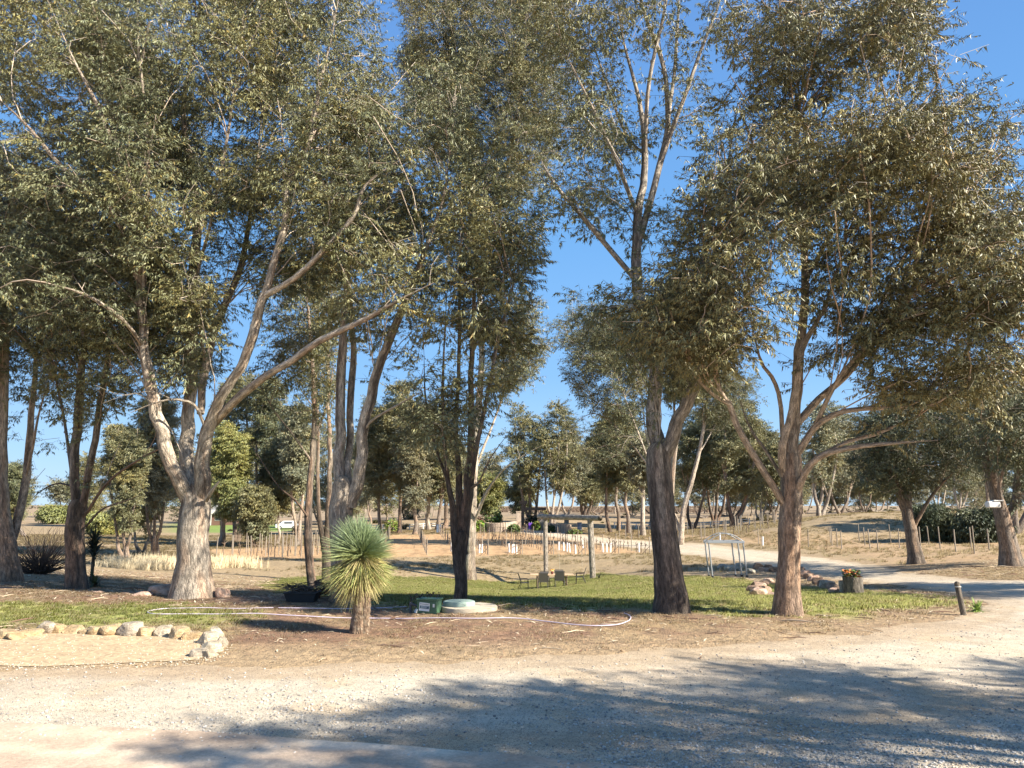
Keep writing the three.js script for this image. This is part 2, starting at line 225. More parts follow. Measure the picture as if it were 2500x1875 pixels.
// a sheet laid on the terrain wherever field(x, z) > 0, cut along the field's zero line
function sheet(name, label, field, lift, mat, colour, uvScale, bounds) {
  const s = { p: [], u: [], c: [], i: [] }, keep = new Map(), [x0, x1, z0, z1] = bounds, fld = new Float32Array(NX * NZ).fill(NaN);
  const f = (k) => { if (Number.isNaN(fld[k])) fld[k] = field(gridX[k % NX], gridZ[(k / NX) | 0]); return fld[k]; };
  const put = (x, y, z, key) => { if (keep.has(key)) return keep.get(key); const n = s.p.length / 3; s.p.push(x, y + lift, z); s.u.push(x / uvScale, z / uvScale); s.c.push(...colour(x, z)); keep.set(key, n); return n; };
  const corner = (k) => put(gridX[k % NX], HG[k], gridZ[(k / NX) | 0], k);
  const cut = (a, b) => { const t = clamp(f(a) / (f(a) - f(b)), .001, .999), lo = Math.min(a, b), hi = Math.max(a, b); const A = [gridX[a % NX], HG[a], gridZ[(a / NX) | 0]], B = [gridX[b % NX], HG[b], gridZ[(b / NX) | 0]]; return put(lerp(A[0], B[0], t), lerp(A[1], B[1], t), lerp(A[2], B[2], t), `${lo}_${hi}`); };
  for (let j = 1; j < NZ; j++) for (let i = 1; i < NX; i++) {
    if (gridX[i] < x0 || gridX[i - 1] > x1 || gridZ[j] > z1 || gridZ[j - 1] < z0) continue;
    const k = j * NX + i;
    for (const tri of [[k - NX - 1, k - 1, k - NX], [k - NX, k - 1, k]]) {
      const ring = []; for (let e = 0; e < 3; e++) { const a = tri[e], b = tri[(e + 1) % 3]; if (f(a) > 0) ring.push(corner(a)); if ((f(a) > 0) !== (f(b) > 0)) ring.push(cut(a, b)); }
      for (let e = 2; e < ring.length; e++) s.i.push(ring[0], ring[e - 1], ring[e]);
    }
  }
  const g = new THREE.BufferGeometry(); g.setAttribute('position', new THREE.Float32BufferAttribute(s.p, 3)); g.setAttribute('uv', new THREE.Float32BufferAttribute(s.u, 2)); g.setAttribute('color', new THREE.Float32BufferAttribute(s.c, 3)); g.setIndex(s.i); g.computeVertexNormals();
  const m = new THREE.Mesh(g, mat); m.name = name; scene.add(m); tag(m, label, 'ground', null, 'structure'); return m;
}
sheet('gravel_road', 'pale gravel driveway curving round the lawn to the gate', (x, z) => sdf(ROAD, x, z) + (fbm(x * .9, z * .9, 3) - .5) * 1.1 + (fbm(x * 4, z * 4, 8, 2) - .5) * .5, .006, M.gravel, (x, z) => {
  const d = -z, n = fbm(x * .25, z * .7, 6, 3), n2 = fbm(x * 1.7, z * 1.7, 12, 3), e = sdf(ROAD, x, z);
  let c = mix3(C.gravel, [.65, .585, .50], smooth(.35, .7, n)); c = mix3(c, [.60, .46, .31], .55 * smooth(.5, .72, n2)); c = mix3(c, C.dust, smooth(.9, 0, e + (n2 - .5)) * .6); if (d > 30) c = mix3(c, [.62, .51, .37], .6);
  const rut = fbm(e * 1.15 + n * .8, x * .05, 21, 3); c = mix3(c, [.50, .385, .27], .6 * smooth(.52, .68, rut)); c = mix3(c, [.69, .61, .51], .55 * smooth(.46, .3, rut));
  const k = .86 + .28 * fbm(x * 6, z * 6, 2, 2); return c.map((v) => v * k); }, 1.9, [-40, 60, -130, 12]);
sheet('sand_bed', 'sandy gravel bed edged with sandstone rocks', (x, z) => sdf(SAND, x, z) + (fbm(x * 2, z * 2, 3) - .5) * .35, .010, M.sand, (x, z) => { const k = .86 + .3 * fbm(x * 3, z * 3, 4); return C.bed.map((v) => v * k); }, 1.3, [-14, -3, -17, -10]);
sheet('concrete_apron', 'reddish concrete apron along the driveway edge', (x, z) => sdf(APRON, x, z) + (fbm(x * 3, z * 3, 3) - .5) * .1, .014, M.concrete, (x, z) => { const s = fbm(x * .5 + z * .3, z * 1.5 - x * .15, 7); const k = .72 + .56 * fbm(x * 1.2, z * 3.5, 4); return mix3([.47, .36, .275], [.56, .475, .385], smooth(.4, .6, s)).map((v) => v * k); }, 1.7, [-13, 6, -10, -3]);

// ---------------------------------------------------------------- gum trees
// a spray: a drooping twig with hanging lance-shaped leaves
function makeSpray(seed, { n = 30, len = .6, leaf = .15, wide = .03, hang = .6 } = {}) {
  const r = rng(seed), s = new Soup(), tw = [.30, .20, .13];
  const pt = (t) => V(len * t, .10 * Math.sin(t * 2.2) * (r.k ?? 1) - .16 * t * t, 0);
  const stems = [[V(0, 0, 0), V(len, -.12, 0)], [V(len * .25, .02, 0), V(len * .75, .10, len * .42)], [V(len * .35, .02, 0), V(len * .8, .02, -len * .42)], [V(len * .1, 0, 0), V(len * .3, .2, -len * .25)]];
  for (const [a, b] of stems) { const i0 = s.count, w = .005; for (const [p, o] of [[a, w], [a, -w], [b, -w * .5], [b, w * .5]]) s.vert(V(p.x, p.y + o, p.z), V(0, .3, 1).normalize(), 0, 0, tw); s.i.push(i0, i0 + 1, i0 + 2, i0, i0 + 2, i0 + 3); }
  for (let k = 0; k < n; k++) {
    const [a, b] = stems[Math.floor(r() * r() * 4)], t = .15 + .85 * r(), o = a.clone().lerp(b, t);
    const yaw = r() * 6.283, spread = (1 - hang) * 2.2 * r(), dir = V(Math.cos(yaw) * spread + .25, -hang - .25 * r() + .35 * r(), Math.sin(yaw) * spread).normalize();
    const L = leaf * (.65 + .6 * r()), w = wide * (.7 + .5 * r()), sideAng = r() * 6.283;
    let sd = V(Math.cos(sideAng), 0, Math.sin(sideAng)); sd.sub(dir.clone().multiplyScalar(sd.dot(dir))).normalize();
    const nn = V().crossVectors(dir, sd).normalize(), bend = (r() - .5) * .3 * L, sw = (r() - .5) * .25 * L;
    const g = .78 + .44 * r(), col = r() < .06 ? [g * 1.5, g * 1.1, g * .75] : [g, g, g];
    const p0 = o, p1 = o.clone().addScaledVector(dir, L * .38).addScaledVector(nn, bend * .6).addScaledVector(sd, sw * .5), p2 = o.clone().addScaledVector(dir, L).addScaledVector(sd, sw * -.4).addScaledVector(nn, -bend * .4);
    const l = p1.clone().addScaledVector(sd, w / 2).addScaledVector(nn, w * .18), q = p1.clone().addScaledVector(sd, -w / 2).addScaledVector(nn, w * .18), i0 = s.count;
    const n1 = nn.clone().addScaledVector(sd, -.3).normalize(), n2 = nn.clone().addScaledVector(sd, .3).normalize();
    s.vert(p0, nn, 0, 0, col); s.vert(l, n1, 0, 0, col); s.vert(p1, nn, 0, 0, col); s.vert(q, n2, 0, 0, col); s.vert(p2, nn, 0, 0, col);
    s.i.push(i0, i0 + 2, i0 + 1, i0, i0 + 3, i0 + 2, i0 + 1, i0 + 2, i0 + 4, i0 + 2, i0 + 3, i0 + 4);
  }
  return s.geo();
}
const SPRAYS = [1, 2, 3, 4].map((k) => makeSpray(k * 77, { n: 42, leaf: .125, wide: .027 }));
const SPRAYS_FAR = [5, 6, 7].map((k) => makeSpray(k * 77, { n: 30, len: .8, leaf: .24, wide: .06 }));

const BARK = {
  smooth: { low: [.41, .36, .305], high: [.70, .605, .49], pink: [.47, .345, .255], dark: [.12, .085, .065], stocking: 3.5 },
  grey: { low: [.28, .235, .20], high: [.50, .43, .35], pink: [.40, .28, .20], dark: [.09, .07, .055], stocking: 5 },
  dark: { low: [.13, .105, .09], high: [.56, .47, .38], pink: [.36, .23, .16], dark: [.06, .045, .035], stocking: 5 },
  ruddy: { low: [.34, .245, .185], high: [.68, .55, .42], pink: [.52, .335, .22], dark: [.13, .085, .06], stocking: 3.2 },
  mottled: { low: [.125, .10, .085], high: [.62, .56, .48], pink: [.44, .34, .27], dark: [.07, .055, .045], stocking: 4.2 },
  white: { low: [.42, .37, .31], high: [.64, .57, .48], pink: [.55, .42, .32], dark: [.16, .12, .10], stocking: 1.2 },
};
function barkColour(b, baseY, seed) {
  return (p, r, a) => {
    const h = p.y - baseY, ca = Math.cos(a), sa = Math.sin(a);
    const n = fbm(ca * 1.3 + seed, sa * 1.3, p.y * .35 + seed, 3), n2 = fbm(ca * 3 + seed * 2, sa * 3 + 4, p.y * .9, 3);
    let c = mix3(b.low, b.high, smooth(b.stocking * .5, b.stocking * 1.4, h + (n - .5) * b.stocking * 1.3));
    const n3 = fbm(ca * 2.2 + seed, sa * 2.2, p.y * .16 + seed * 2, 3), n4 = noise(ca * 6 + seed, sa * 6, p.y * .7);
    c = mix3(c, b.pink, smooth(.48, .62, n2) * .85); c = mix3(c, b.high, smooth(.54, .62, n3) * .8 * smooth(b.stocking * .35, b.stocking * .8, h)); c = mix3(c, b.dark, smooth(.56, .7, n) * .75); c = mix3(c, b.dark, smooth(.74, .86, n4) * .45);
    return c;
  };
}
function curve(pts, step) { // [Vector3, r] -> resampled points and radii
  const c = new THREE.CatmullRomCurve3(pts.map((p) => p.p), false, 'centripetal'), L = c.getLength(), n = Math.max(2, Math.ceil(L / step)), P = [], R = [];
  for (let i = 0; i <= n; i++) { const t = i / n; P.push(c.getPoint(t)); const f = t * (pts.length - 1), k = Math.min(pts.length - 2, Math.floor(f)); R.push(lerp(pts[k].r, pts[k + 1].r, f - k)); }
  return [P, R];
}
const inPoly = (P, x, y) => { let s = false; for (let i = 0, j = P.length - 1; i < P.length; j = i++) if ((P[i][1] > y) !== (P[j][1] > y) && x < (P[j][0] - P[i][0]) * (y - P[i][1]) / (P[j][1] - P[i][1]) + P[i][0]) s = !s; return s; };
const edgeDist = (P, x, y) => { let b = 1e9; for (let i = 0, j = P.length - 1; i < P.length; j = i++) { const ex = P[j][0] - P[i][0], ey = P[j][1] - P[i][1], t = clamp(((x - P[i][0]) * ex + (y - P[i][1]) * ey) / (ex * ex + ey * ey)); b = Math.min(b, Math.hypot(x - P[i][0] - ex * t, y - P[i][1] - ey * t)); } return b; };

// The tree's skeleton is given as limbs; twigs grow from it to the leafy tips in its crown; sprays hang on the tips.
// limbs: lists of {p, r}; tips: Vector3 list
function buildTree(o) {
  const { name = 'gum_tree', label, group, base, limbs, tips, bark, seed, sprays = 8, leafTint = [.188, .192, .086], size = 1, far = false, spread = .48, bare = [] } = o, r = rng(seed * 991 + 7);
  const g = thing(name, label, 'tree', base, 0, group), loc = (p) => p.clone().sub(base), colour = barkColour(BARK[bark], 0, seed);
  const X = [], Y = [], Z = [], DX = [], DY = [], DZ = [], PAR = [], RF = [];
  const add = (p, d, par, rad) => { X.push(p.x); Y.push(p.y); Z.push(p.z); DX.push(d.x); DY.push(d.y); DZ.push(d.z); PAR.push(par); RF.push(rad); return X.length - 1; };
  limbs.forEach((limb, li) => {
    const pts = limb.map((q) => ({ p: loc(q.p), r: q.r })), [P, R] = curve(pts, far ? .7 : pts[0].r > .12 ? .2 : .35);
    const s = new Soup(), sides = far ? 7 : clamp(Math.round(R[0] * 60), 7, 26);
    if (li === 0 || limb.root) { // root flare
      for (let i = 0; i < P.length; i++) { const h = P[i].y; R[i] *= 1 + .30 * Math.pow(1 - clamp(h / 1.5), 2.4); }
      P.unshift(P[0].clone().add(V(0, -.35, 0))); R.unshift(R[0] * 1.06);
    }
    if (li && !limb.root) for (let i = 0; i < P.length; i++) { const u = i / (P.length - 1); R[i] *= .92 * lerp(1, .3, smooth(.7, 1, u)); }
    if (!far) for (let i = 1; i < P.length - 1; i++) { const j = R[i] * (li === 0 || limb.root ? .1 * clamp(P[i].y) : .3); P[i].x += (noise(i * .35, seed, li) - .5) * j * 2; P[i].z += (noise(i * .35, seed + 9, li) - .5) * j * 2; }
    if (li === 0 || limb.root) { const e = P.at(-1), t = e.clone().sub(P.at(-2)).normalize(), q = R.at(-1); for (const [u, v] of [[.35, .86], [.65, .6], [.85, .25], [.9, .02]]) { P.push(e.clone().addScaledVector(t, q * u)); R.push(q * v); } }
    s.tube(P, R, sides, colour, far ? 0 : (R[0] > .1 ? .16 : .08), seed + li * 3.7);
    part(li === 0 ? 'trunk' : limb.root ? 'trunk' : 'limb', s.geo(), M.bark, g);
    if (!limb.bare) for (let i = Math.floor(P.length * (li === 0 ? .6 : .15)); i < P.length; i++) { const d = P[Math.min(P.length - 1, i + 1)].clone().sub(P[Math.max(0, i - 1)]).normalize(); add(P[i], d, -1, R[i]); }
  });
  const T = tips.map((t) => loc(t)), near = T.map((t) => { let b = 1e9; for (let k = 0; k < X.length; k++) { const e = (X[k] - t.x) ** 2 + (Y[k] - t.y) ** 2 + (Z[k] - t.z) ** 2; if (e < b) b = e; } return b; });
  const shoot = T.map((_, i) => !far && r() < .16), order = T.map((_, i) => i).sort((a, b) => (shoot[b] - shoot[a]) || (near[a] - near[b])), paths = [], ends = [], nLimb = X.length;
  for (const ti of order) {
    const t = T[ti]; let best = -1, bc = 1e9;
    const upTo = shoot[ti] ? nLimb : X.length;
    for (let k = 0; k < upTo; k++) {
      const vx = t.x - X[k], vy = t.y - Y[k], vz = t.z - Z[k], L = Math.sqrt(vx * vx + vy * vy + vz * vz) + 1e-6, c = (vx * DX[k] + vy * DY[k] + vz * DZ[k]) / L;
      const cost = shoot[ti] ? Math.abs(L - 2.6) * .5 + L * (1 + 2.2 * (1 - c)) + (vy < 0 ? -vy * 2 : 0) : L * (1 + .7 * (1 - c)) + (vy < -.3 ? -vy * .5 : 0); if (cost < bc) { bc = cost; best = k; }
    }
    const a = V(X[best], Y[best], Z[best]), d0 = V(DX[best], DY[best], DZ[best]), L = a.distanceTo(t), n = Math.max(2, Math.min(9, Math.ceil(L / (far ? .9 : .45))));
    const c1 = a.clone().addScaledVector(d0, L * .28).add(V((r() - .5) * .2 * L, .1 * L, (r() - .5) * .2 * L)), chain = [best];
    let prev = a;
    for (let i = 1; i <= n; i++) { const u = i / n, p = a.clone().multiplyScalar((1 - u) ** 2).addScaledVector(c1, 2 * u * (1 - u)).addScaledVector(t, u * u); if (i < n) p.add(V((r() - .5) * .1, (r() - .5) * .1, (r() - .5) * .1)); const d = p.clone().sub(prev).normalize(); chain.push(add(p, d, chain.at(-1), 0)); prev = p; }
    paths.push(chain); ends.push(chain.at(-1));
  }
  const RR = RF.slice(); for (const e of ends) RR[e] = .0065 * size; for (let i = 0; i < ends.length; i++) if (shoot[order[i]]) RR[ends[i]] = .011;
  const kk = 2.55, acc = new Float64Array(X.length); for (let i = X.length - 1; i >= 0; i--) { if (RF[i] > 0) continue; const q = RR[i] > 0 ? Math.pow(RR[i], kk) : 0; RR[i] = Math.max(.005 * size, Math.pow(acc[i] + q, 1 / kk)); if (PAR[i] >= 0) acc[PAR[i]] += Math.pow(RR[i], kk); }
  const tw = new Soup();
  for (const ch of paths) { const P = ch.map((k) => V(X[k], Y[k], Z[k])), R = ch.map((k) => RR[k]); R[0] = Math.min(R[0], R[1] * 1.15); tw.tube(P, R, far ? 3 : R[0] > .03 ? 6 : 4, (p, rr) => { const n = noise(p.x * 1.5, p.y * 1.5, p.z * 1.5 + seed); return mix3(BARK[bark].high, BARK[bark].pink, n).map((v) => v * .88); }); }
  if (paths.length) tag(part('branches', tw.geo(), M.twig, g), null, null, null, 'stuff');
  for (const b of bare) { const [P, R] = curve(b.map((q) => ({ p: loc(q.p), r: q.r })), .25), s = new Soup(); s.tube(P, R, 6, () => [.52, .45, .37], .1, seed); part('dead_branch', s.geo(), M.bark, g); }
  // foliage
  const total = ends.length * sprays, bank = far ? SPRAYS_FAR : SPRAYS, inst = new THREE.InstancedMesh(bank[seed % bank.length], M.leaf, total); inst.name = 'crown';
  const m4 = new THREE.Matrix4(), q = new THREE.Quaternion(), eu = new THREE.Euler(), col = new THREE.Color(); let k = 0;
  for (let e = 0; e < ends.length; e++) {
    const ch = paths[e], clump = fbm(X[ends[e]] * .5 + seed, Y[ends[e]] * .5, Z[ends[e]] * .5, 2);
    for (let s = 0; s < sprays; s++) {
      const u = Math.pow(r(), .6) * (ch.length - 1), i = Math.min(ch.length - 2, Math.floor(u)), f = u - i, A = ch[i], B = ch[i + 1];
      const off = V(r() - .5, r() - .5, r() - .5).normalize().multiplyScalar(spread * size * Math.cbrt(r()));
      const p = V(lerp(X[A], X[B], f), lerp(Y[A], Y[B], f), lerp(Z[A], Z[B], f)).add(off), yaw = Math.atan2(-off.z, off.x) + (r() - .5) * 1.6;
      eu.set((r() - .5) * .7, yaw, (r() - .5) * .9 + (off.y > 0 ? .3 : -.25), 'YXZ'); q.setFromEuler(eu);
      const sc = size * (.6 + .7 * r()); m4.compose(p.addScaledVector(off, -.3), q, V(sc, sc, sc)); inst.setMatrixAt(k, m4);
      const w = clamp((clump - .35) * 2 + (r() - .5) * .5), b = .85 + .3 * r(); col.setRGB(leafTint[0] * lerp(.85, 1.28, w) * b, leafTint[1] * lerp(.9, 1.14, w) * b, leafTint[2] * lerp(1.05, .95, w) * b); inst.setColorAt(k, col); k++;
    }
  }
  inst.userData.kind = 'stuff'; g.add(inst); return g;
}
// leafy tips inside crown outlines given in photograph pixels, at depth d +- thick
function crownTips(regions, d, thick, density, seed, holes = []) {
  const r = rng(seed * 31 + 5), out = [];
  for (const [P, dens = 1, dd = 0, th = thick, grain = .5, thr = .41] of regions) {
    const xs = P.map((q) => q[0]), ys = P.map((q) => q[1]), x0 = Math.min(...xs), x1 = Math.max(...xs), y0 = Math.min(...ys), y1 = Math.max(...ys), dd0 = d + dd, m = dd0 / F;
    const vol = (x1 - x0) * (y1 - y0) * m * m * th * 2, n = Math.round(vol * density * dens);
    for (let k = 0; k < n; k++) {
      const x = lerp(x0, x1, r()), y = lerp(y0, y1, r()), w = (r() - .5) * 2; if (!inPoly(P, x, y)) continue;
      const e = edgeDist(P, x, y) * m; if (Math.abs(w) > Math.sqrt(clamp(e / (th * .8))) + .15) continue;
      if (holes.some(([hx, hy, rx, ry]) => ((x - hx) / rx) ** 2 + ((y - hy) / ry) ** 2 < 1)) continue;
      const p = at(x, y, dd0 + w * th); if (fbm(p.x * grain + seed * 3, p.y * grain * 1.25, p.z * grain, 2) < thr) continue; out.push(p);
    }
  }
  return out;
}
// limb given in pixels: [px, py, radius, extra depth]
const limbPx = (d, list, o = {}) => Object.assign(list.map(([x, y, r, dd = 0]) => ({ p: at(x, y, d + dd), r })), o);
function photoTree({ root, limbs, regions, thick = 3, density = .8, holes, trunkR, bare = [], ...o }) {
  const base = pick(root[0], root[1]), d = -base.z; base.y -= .02;
  const L = limbs.map((l) => { const q = limbPx(d, l); q.bare = l.bare; if (l.root) q.root = true; return q; }); L[0][0].p.copy(base);
  return buildTree({ ...o, base, limbs: L, tips: crownTips(regions, d, thick, density * 5.4, o.seed, holes), bare: bare.map((b) => limbPx(d, b)) });
}
const rootLimb = (l) => Object.assign(l, { root: true });

// leftmost tree
photoTree({ seed: 1, root: [26, 1420], bark: 'ruddy', label: 'gum tree with pale pink trunk at the left picture edge', group: 'gum trees along the lawn',
  limbs: [[[26, 1420, .30], [18, 1340, .26], [6, 1240, .24], [0, 1110, .21], [8, 950, .17], [12, 800, .13], [20, 600, .08, -1]], [[26, 1330, .14], [45, 1270, .15, .4], [64, 1150, .14, .6], [74, 1030, .12, .6], [88, 880, .09, .7], [96, 730, .06, .9]], [[64, 1160, .05], [80, 1090, .05, -.6], [98, 1000, .035, -.9], [120, 930, .025, -1]]],
  regions: [[[[-300, 280], [130, 330], [250, 600], [240, 800], [150, 880], [-40, 900], [-300, 900]], .75], [[[60, 880], [170, 850], [165, 1000], [130, 1140], [85, 1170], [60, 1050]], .55, 1, 1.6]], thick: 3.2, density: .75 });
photoTree({ seed: 2, root: [185, 1437], bark: 'dark', label: 'dark trunked gum forking low, beside the spiky yucca', group: 'gum trees along the lawn',
  limbs: [[[185, 1437, .27], [181, 1360, .26], [182, 1290, .27], [190, 1235, .26]], [[186, 1245, .16], [184, 1100, .15], [196, 950, .13], [206, 800, .1], [216, 650, .08], [230, 450, .05]], [[198, 1250, .13], [224, 1120, .12, -.3], [238, 1030, .11, -.4], [254, 930, .09, -.5], [268, 820, .07, -.5], [285, 680, .05, -.5]], [[205, 1262, .05], [262, 1178, .045, -.6], [330, 1128, .04, -1], [400, 1092, .03, -1.2], [450, 1082, .02, -1.2]], [[210, 1285, .04], [250, 1243, .03, -.5], [310, 1222, .02, -.8], [370, 1200, .012, -.9]], [[186, 1230, .06], [165, 1080, .05, .4], [148, 980, .045, .5], [126, 880, .035, .6], [92, 780, .025, .8]], [[184, 1190, .035], [140, 1180, .03, .6], [105, 1195, .02, .8], [70, 1225, .012, 1]]],
  regions: [[[[40, 480], [400, 480], [390, 880], [310, 980], [270, 1010], [120, 1000], [60, 850]], .7], [[[130, 1030], [175, 990], [180, 1190], [150, 1210], [125, 1120]], .4, .5, 1], [[[270, 900], [420, 940], [450, 1060], [330, 1120], [270, 1060]], .35, -1, 1.6]], thick: 3.2, density: .7 });
// the big pale gum
photoTree({ seed: 3, root: [470, 1457], bark: 'smooth', label: 'largest gum with thick pale forked trunk and rocks at its foot', group: 'gum trees along the lawn', sprays: 8,
  limbs: [[[470, 1457, .52], [470, 1390, .45], [475, 1310, .41], [478, 1250, .40], [474, 1205, .34]],
    [[462, 1235, .24], [425, 1150, .205, -.4], [393, 1050, .185, -.7], [370, 960, .165, -.9], [355, 870, .145, -1], [348, 780, .125, -1.1], [340, 680, .11, -1.2], [322, 560, .09, -1.4], [300, 430, .075, -1.6], [270, 280, .06, -1.8], [240, 110, .045, -2], [215, -60, .03, -2]],
    [[472, 1220, .25], [456, 1120, .225, .5], [456, 1020, .2, .8], [470, 930, .19, .9], [470, 820, .175, .9], [472, 700, .16, .8], [482, 560, .14, .6], [468, 420, .12, .4], [448, 270, .09, .2], [478, 90, .07], [495, -70, .05]],
    [[488, 1225, .235], [498, 1130, .215, -.3], [505, 1060, .2, -.5], [523, 1000, .165, -.8], [565, 935, .15, -1.2], [599, 868, .14, -1.5], [624, 793, .13, -1.7], [648, 715, .12, -1.9], [675, 627, .11, -2], [692, 555, .1, -2.1], [706, 434, .09, -2.2], [760, 330, .08, -2.2], [778, 217, .075, -2.2], [808, 96, .06, -2.2], [832, -40, .05, -2.2]],
    [[512, 1050, .13], [560, 995, .125, -1], [633, 928, .115, -1.7], [717, 877, .105, -2.2], [790, 828, .095, -2.6], [890, 780, .08, -3], [970, 735, .065, -3.3], [1060, 690, .045, -3.5]],
    [[646, 722, .1, -1.9], [723, 675, .085, -2.4], [820, 578, .075, -2.7], [868, 520, .065, -2.8], [890, 455, .055, -2.9], [998, 376, .04, -3]],
    [[489, 1010, .12, .3], [497, 930, .13, .5], [508, 870, .125, .6], [528, 800, .12, .7], [556, 735, .11, .8], [582, 670, .1, 1], [604, 560, .08, 1.2], [624, 420, .06, 1.4], [640, 280, .045, 1.6]],
    [[342, 690, .085, -1.2], [334, 570, .08, -2], [327, 480, .075, -2.3], [270, 330, .06, -2.7], [230, 240, .05, -3], [183, 150, .04, -3.2], [116, 0, .03, -3.3]],
    [[345, 700, .085, -1.2], [300, 560, .075, -2], [217, 467, .065, -2.4], [145, 400, .055, -2.7], [67, 308, .045, -3], [-20, 225, .03, -3.2]],
    [[350, 720, .07, -1.2], [358, 560, .065, -1.8], [361, 340, .05, -2.2], [337, 100, .04, -2.5], [336, -40, .03, -2.5]],
    [[352, 850, .06, -1], [300, 780, .055, -2], [210, 720, .045, -2.6], [110, 690, .03, -3]],
    [[462, 560, .09, .5], [416, 340, .08, .8], [420, 210, .07, 1], [462, 110, .05, 1], [500, 0, .035, 1]],
    [[500, 880, .05, .5], [480, 700, .05, -.6], [520, 520, .045, -1.2], [560, 300, .04, -1.6], [590, 100, .03, -1.8]]],
  bare: [[[505, 1055, .05, -.5], [487, 1010, .045, -.9], [470, 985, .04, -1.1], [420, 975, .03, -1.3], [375, 985, .02, -1.5], [318, 1008, .008, -1.6]], [[420, 975, .018, -1.3], [370, 955, .014, -1.5], [300, 965, .008, -1.7], [232, 940, .005, -1.8]], [[375, 985, .012, -1.5], [330, 960, .01, -1.8], [250, 985, .005, -2]], [[503, 1222, .07, -.3], [520, 1195, .055, -.6], [536, 1174, .02, -.7]], [[480, 1120, .015, -.4], [500, 1075, .01, -.8], [530, 1060, .005, -1]]],
  holes: [[425, 255, 34, 60], [470, 70, 28, 60], [590, 715, 45, 80], [570, 790, 60, 40]],
  regions: [[[[-90, -130], [880, -130], [950, 180], [1080, 400], [1030, 600], [940, 740], [800, 800], [700, 780], [640, 620], [600, 640], [560, 780], [500, 930], [440, 960], [370, 900], [300, 880], [180, 800], [0, 820], [-90, 500]], .95, .7, 4.2, .5, .45], [[[740, 690], [900, 600], [1070, 560], [1110, 680], [1000, 760], [860, 800], [760, 790]], .8, -3, 1.2], [[[-60, 620], [140, 560], [280, 760], [300, 900], [160, 880], [-60, 800]], .9, -2.5, 1.6]], thick: 4.2, density: .62 });
// slim dark stems left of the spear-leaved plant
photoTree({ seed: 4, root: [765, 1445], bark: 'dark', label: 'slim dark gum stem beside the black tub of sticks', group: 'gum trees along the lawn',
  limbs: [[[766, 1445, .155], [757, 1380, .14], [752, 1300, .135], [755, 1200, .125], [764, 1100, .11], [768, 1000, .09], [762, 880, .07], [752, 750, .05]], [[756, 1270, .045], [722, 1222, .04, -.5], [682, 1190, .03, -.8], [640, 1128, .02, -1], [610, 1080, .012, -1]], [[762, 1130, .05], [715, 1060, .04, -.5], [668, 1000, .03, -.9], [630, 930, .02, -1]], [[765, 1080, .05], [800, 980, .04, .4], [815, 880, .03, .5]]],
  regions: [[[[630, 640], [820, 600], [830, 860], [800, 1050], [760, 1120], [700, 1060], [640, 960]], .6], [[[600, 960], [700, 1000], [720, 1120], [650, 1130], [600, 1050]], .35, -.8, 1]], thick: 2.6, density: .7 });
photoTree({ seed: 5, root: [800, 1420], bark: 'dark', label: 'slim twin stemmed dark gum just behind the black tub', group: 'gum trees along the lawn',
  limbs: [[[800, 1420, .21], [796, 1360, .2], [790, 1320, .17], [779, 1260, .1], [776, 1160, .09], [776, 1040, .08], [772, 900, .06], [780, 700, .04]], [[797, 1345, .15], [800, 1250, .14], [806, 1120, .125], [802, 1000, .11], [800, 880, .09], [806, 700, .06], [812, 520, .04]], [[801, 1030, .04], [740, 960, .03, .5], [700, 860, .02, .8]]],
  regions: [[[[690, 430], [880, 420], [880, 780], [840, 960], [740, 960], [690, 800]], .55]], thick: 3, density: .6 });
photoTree({ seed: 6, root: [840, 1468], bark: 'smooth', label: 'pale gum with three smooth upright stems behind the spear-leaved plant', group: 'gum trees along the lawn',
  limbs: [[[840, 1468, .33], [836, 1390, .29], [834, 1310, .29], [832, 1240, .30], [838, 1185, .28]], [[829, 1215, .19], [826, 1120, .165, .2], [831, 1000, .145, .3], [836, 880, .13, .4], [842, 780, .11, .5], [852, 620, .09, .6], [850, 430, .06, .7]], [[848, 1200, .13], [851, 1100, .12, .5], [856, 960, .105, .9], [862, 840, .09, 1.1], [852, 680, .07, 1.2], [870, 500, .05, 1.3]], [[852, 1235, .2], [880, 1140, .17, -.2], [887, 1060, .16, -.3], [904, 970, .15, -.4], [932, 880, .13, -.5], [962, 800, .115, -.6], [1000, 715, .1, -.7], [1036, 620, .085, -.8], [1080, 490, .065, -.9], [1104, 340, .045, -1]], [[886, 1065, .045], [905, 1030, .04, -.6], [960, 995, .03, -1.2], [1060, 940, .018, -1.6]]],
  regions: [[[[770, 150], [1120, 120], [1190, 380], [1160, 600], [1070, 740], [980, 860], [920, 830], [800, 820], [750, 560]], .62]], thick: 3.2, density: .6 });
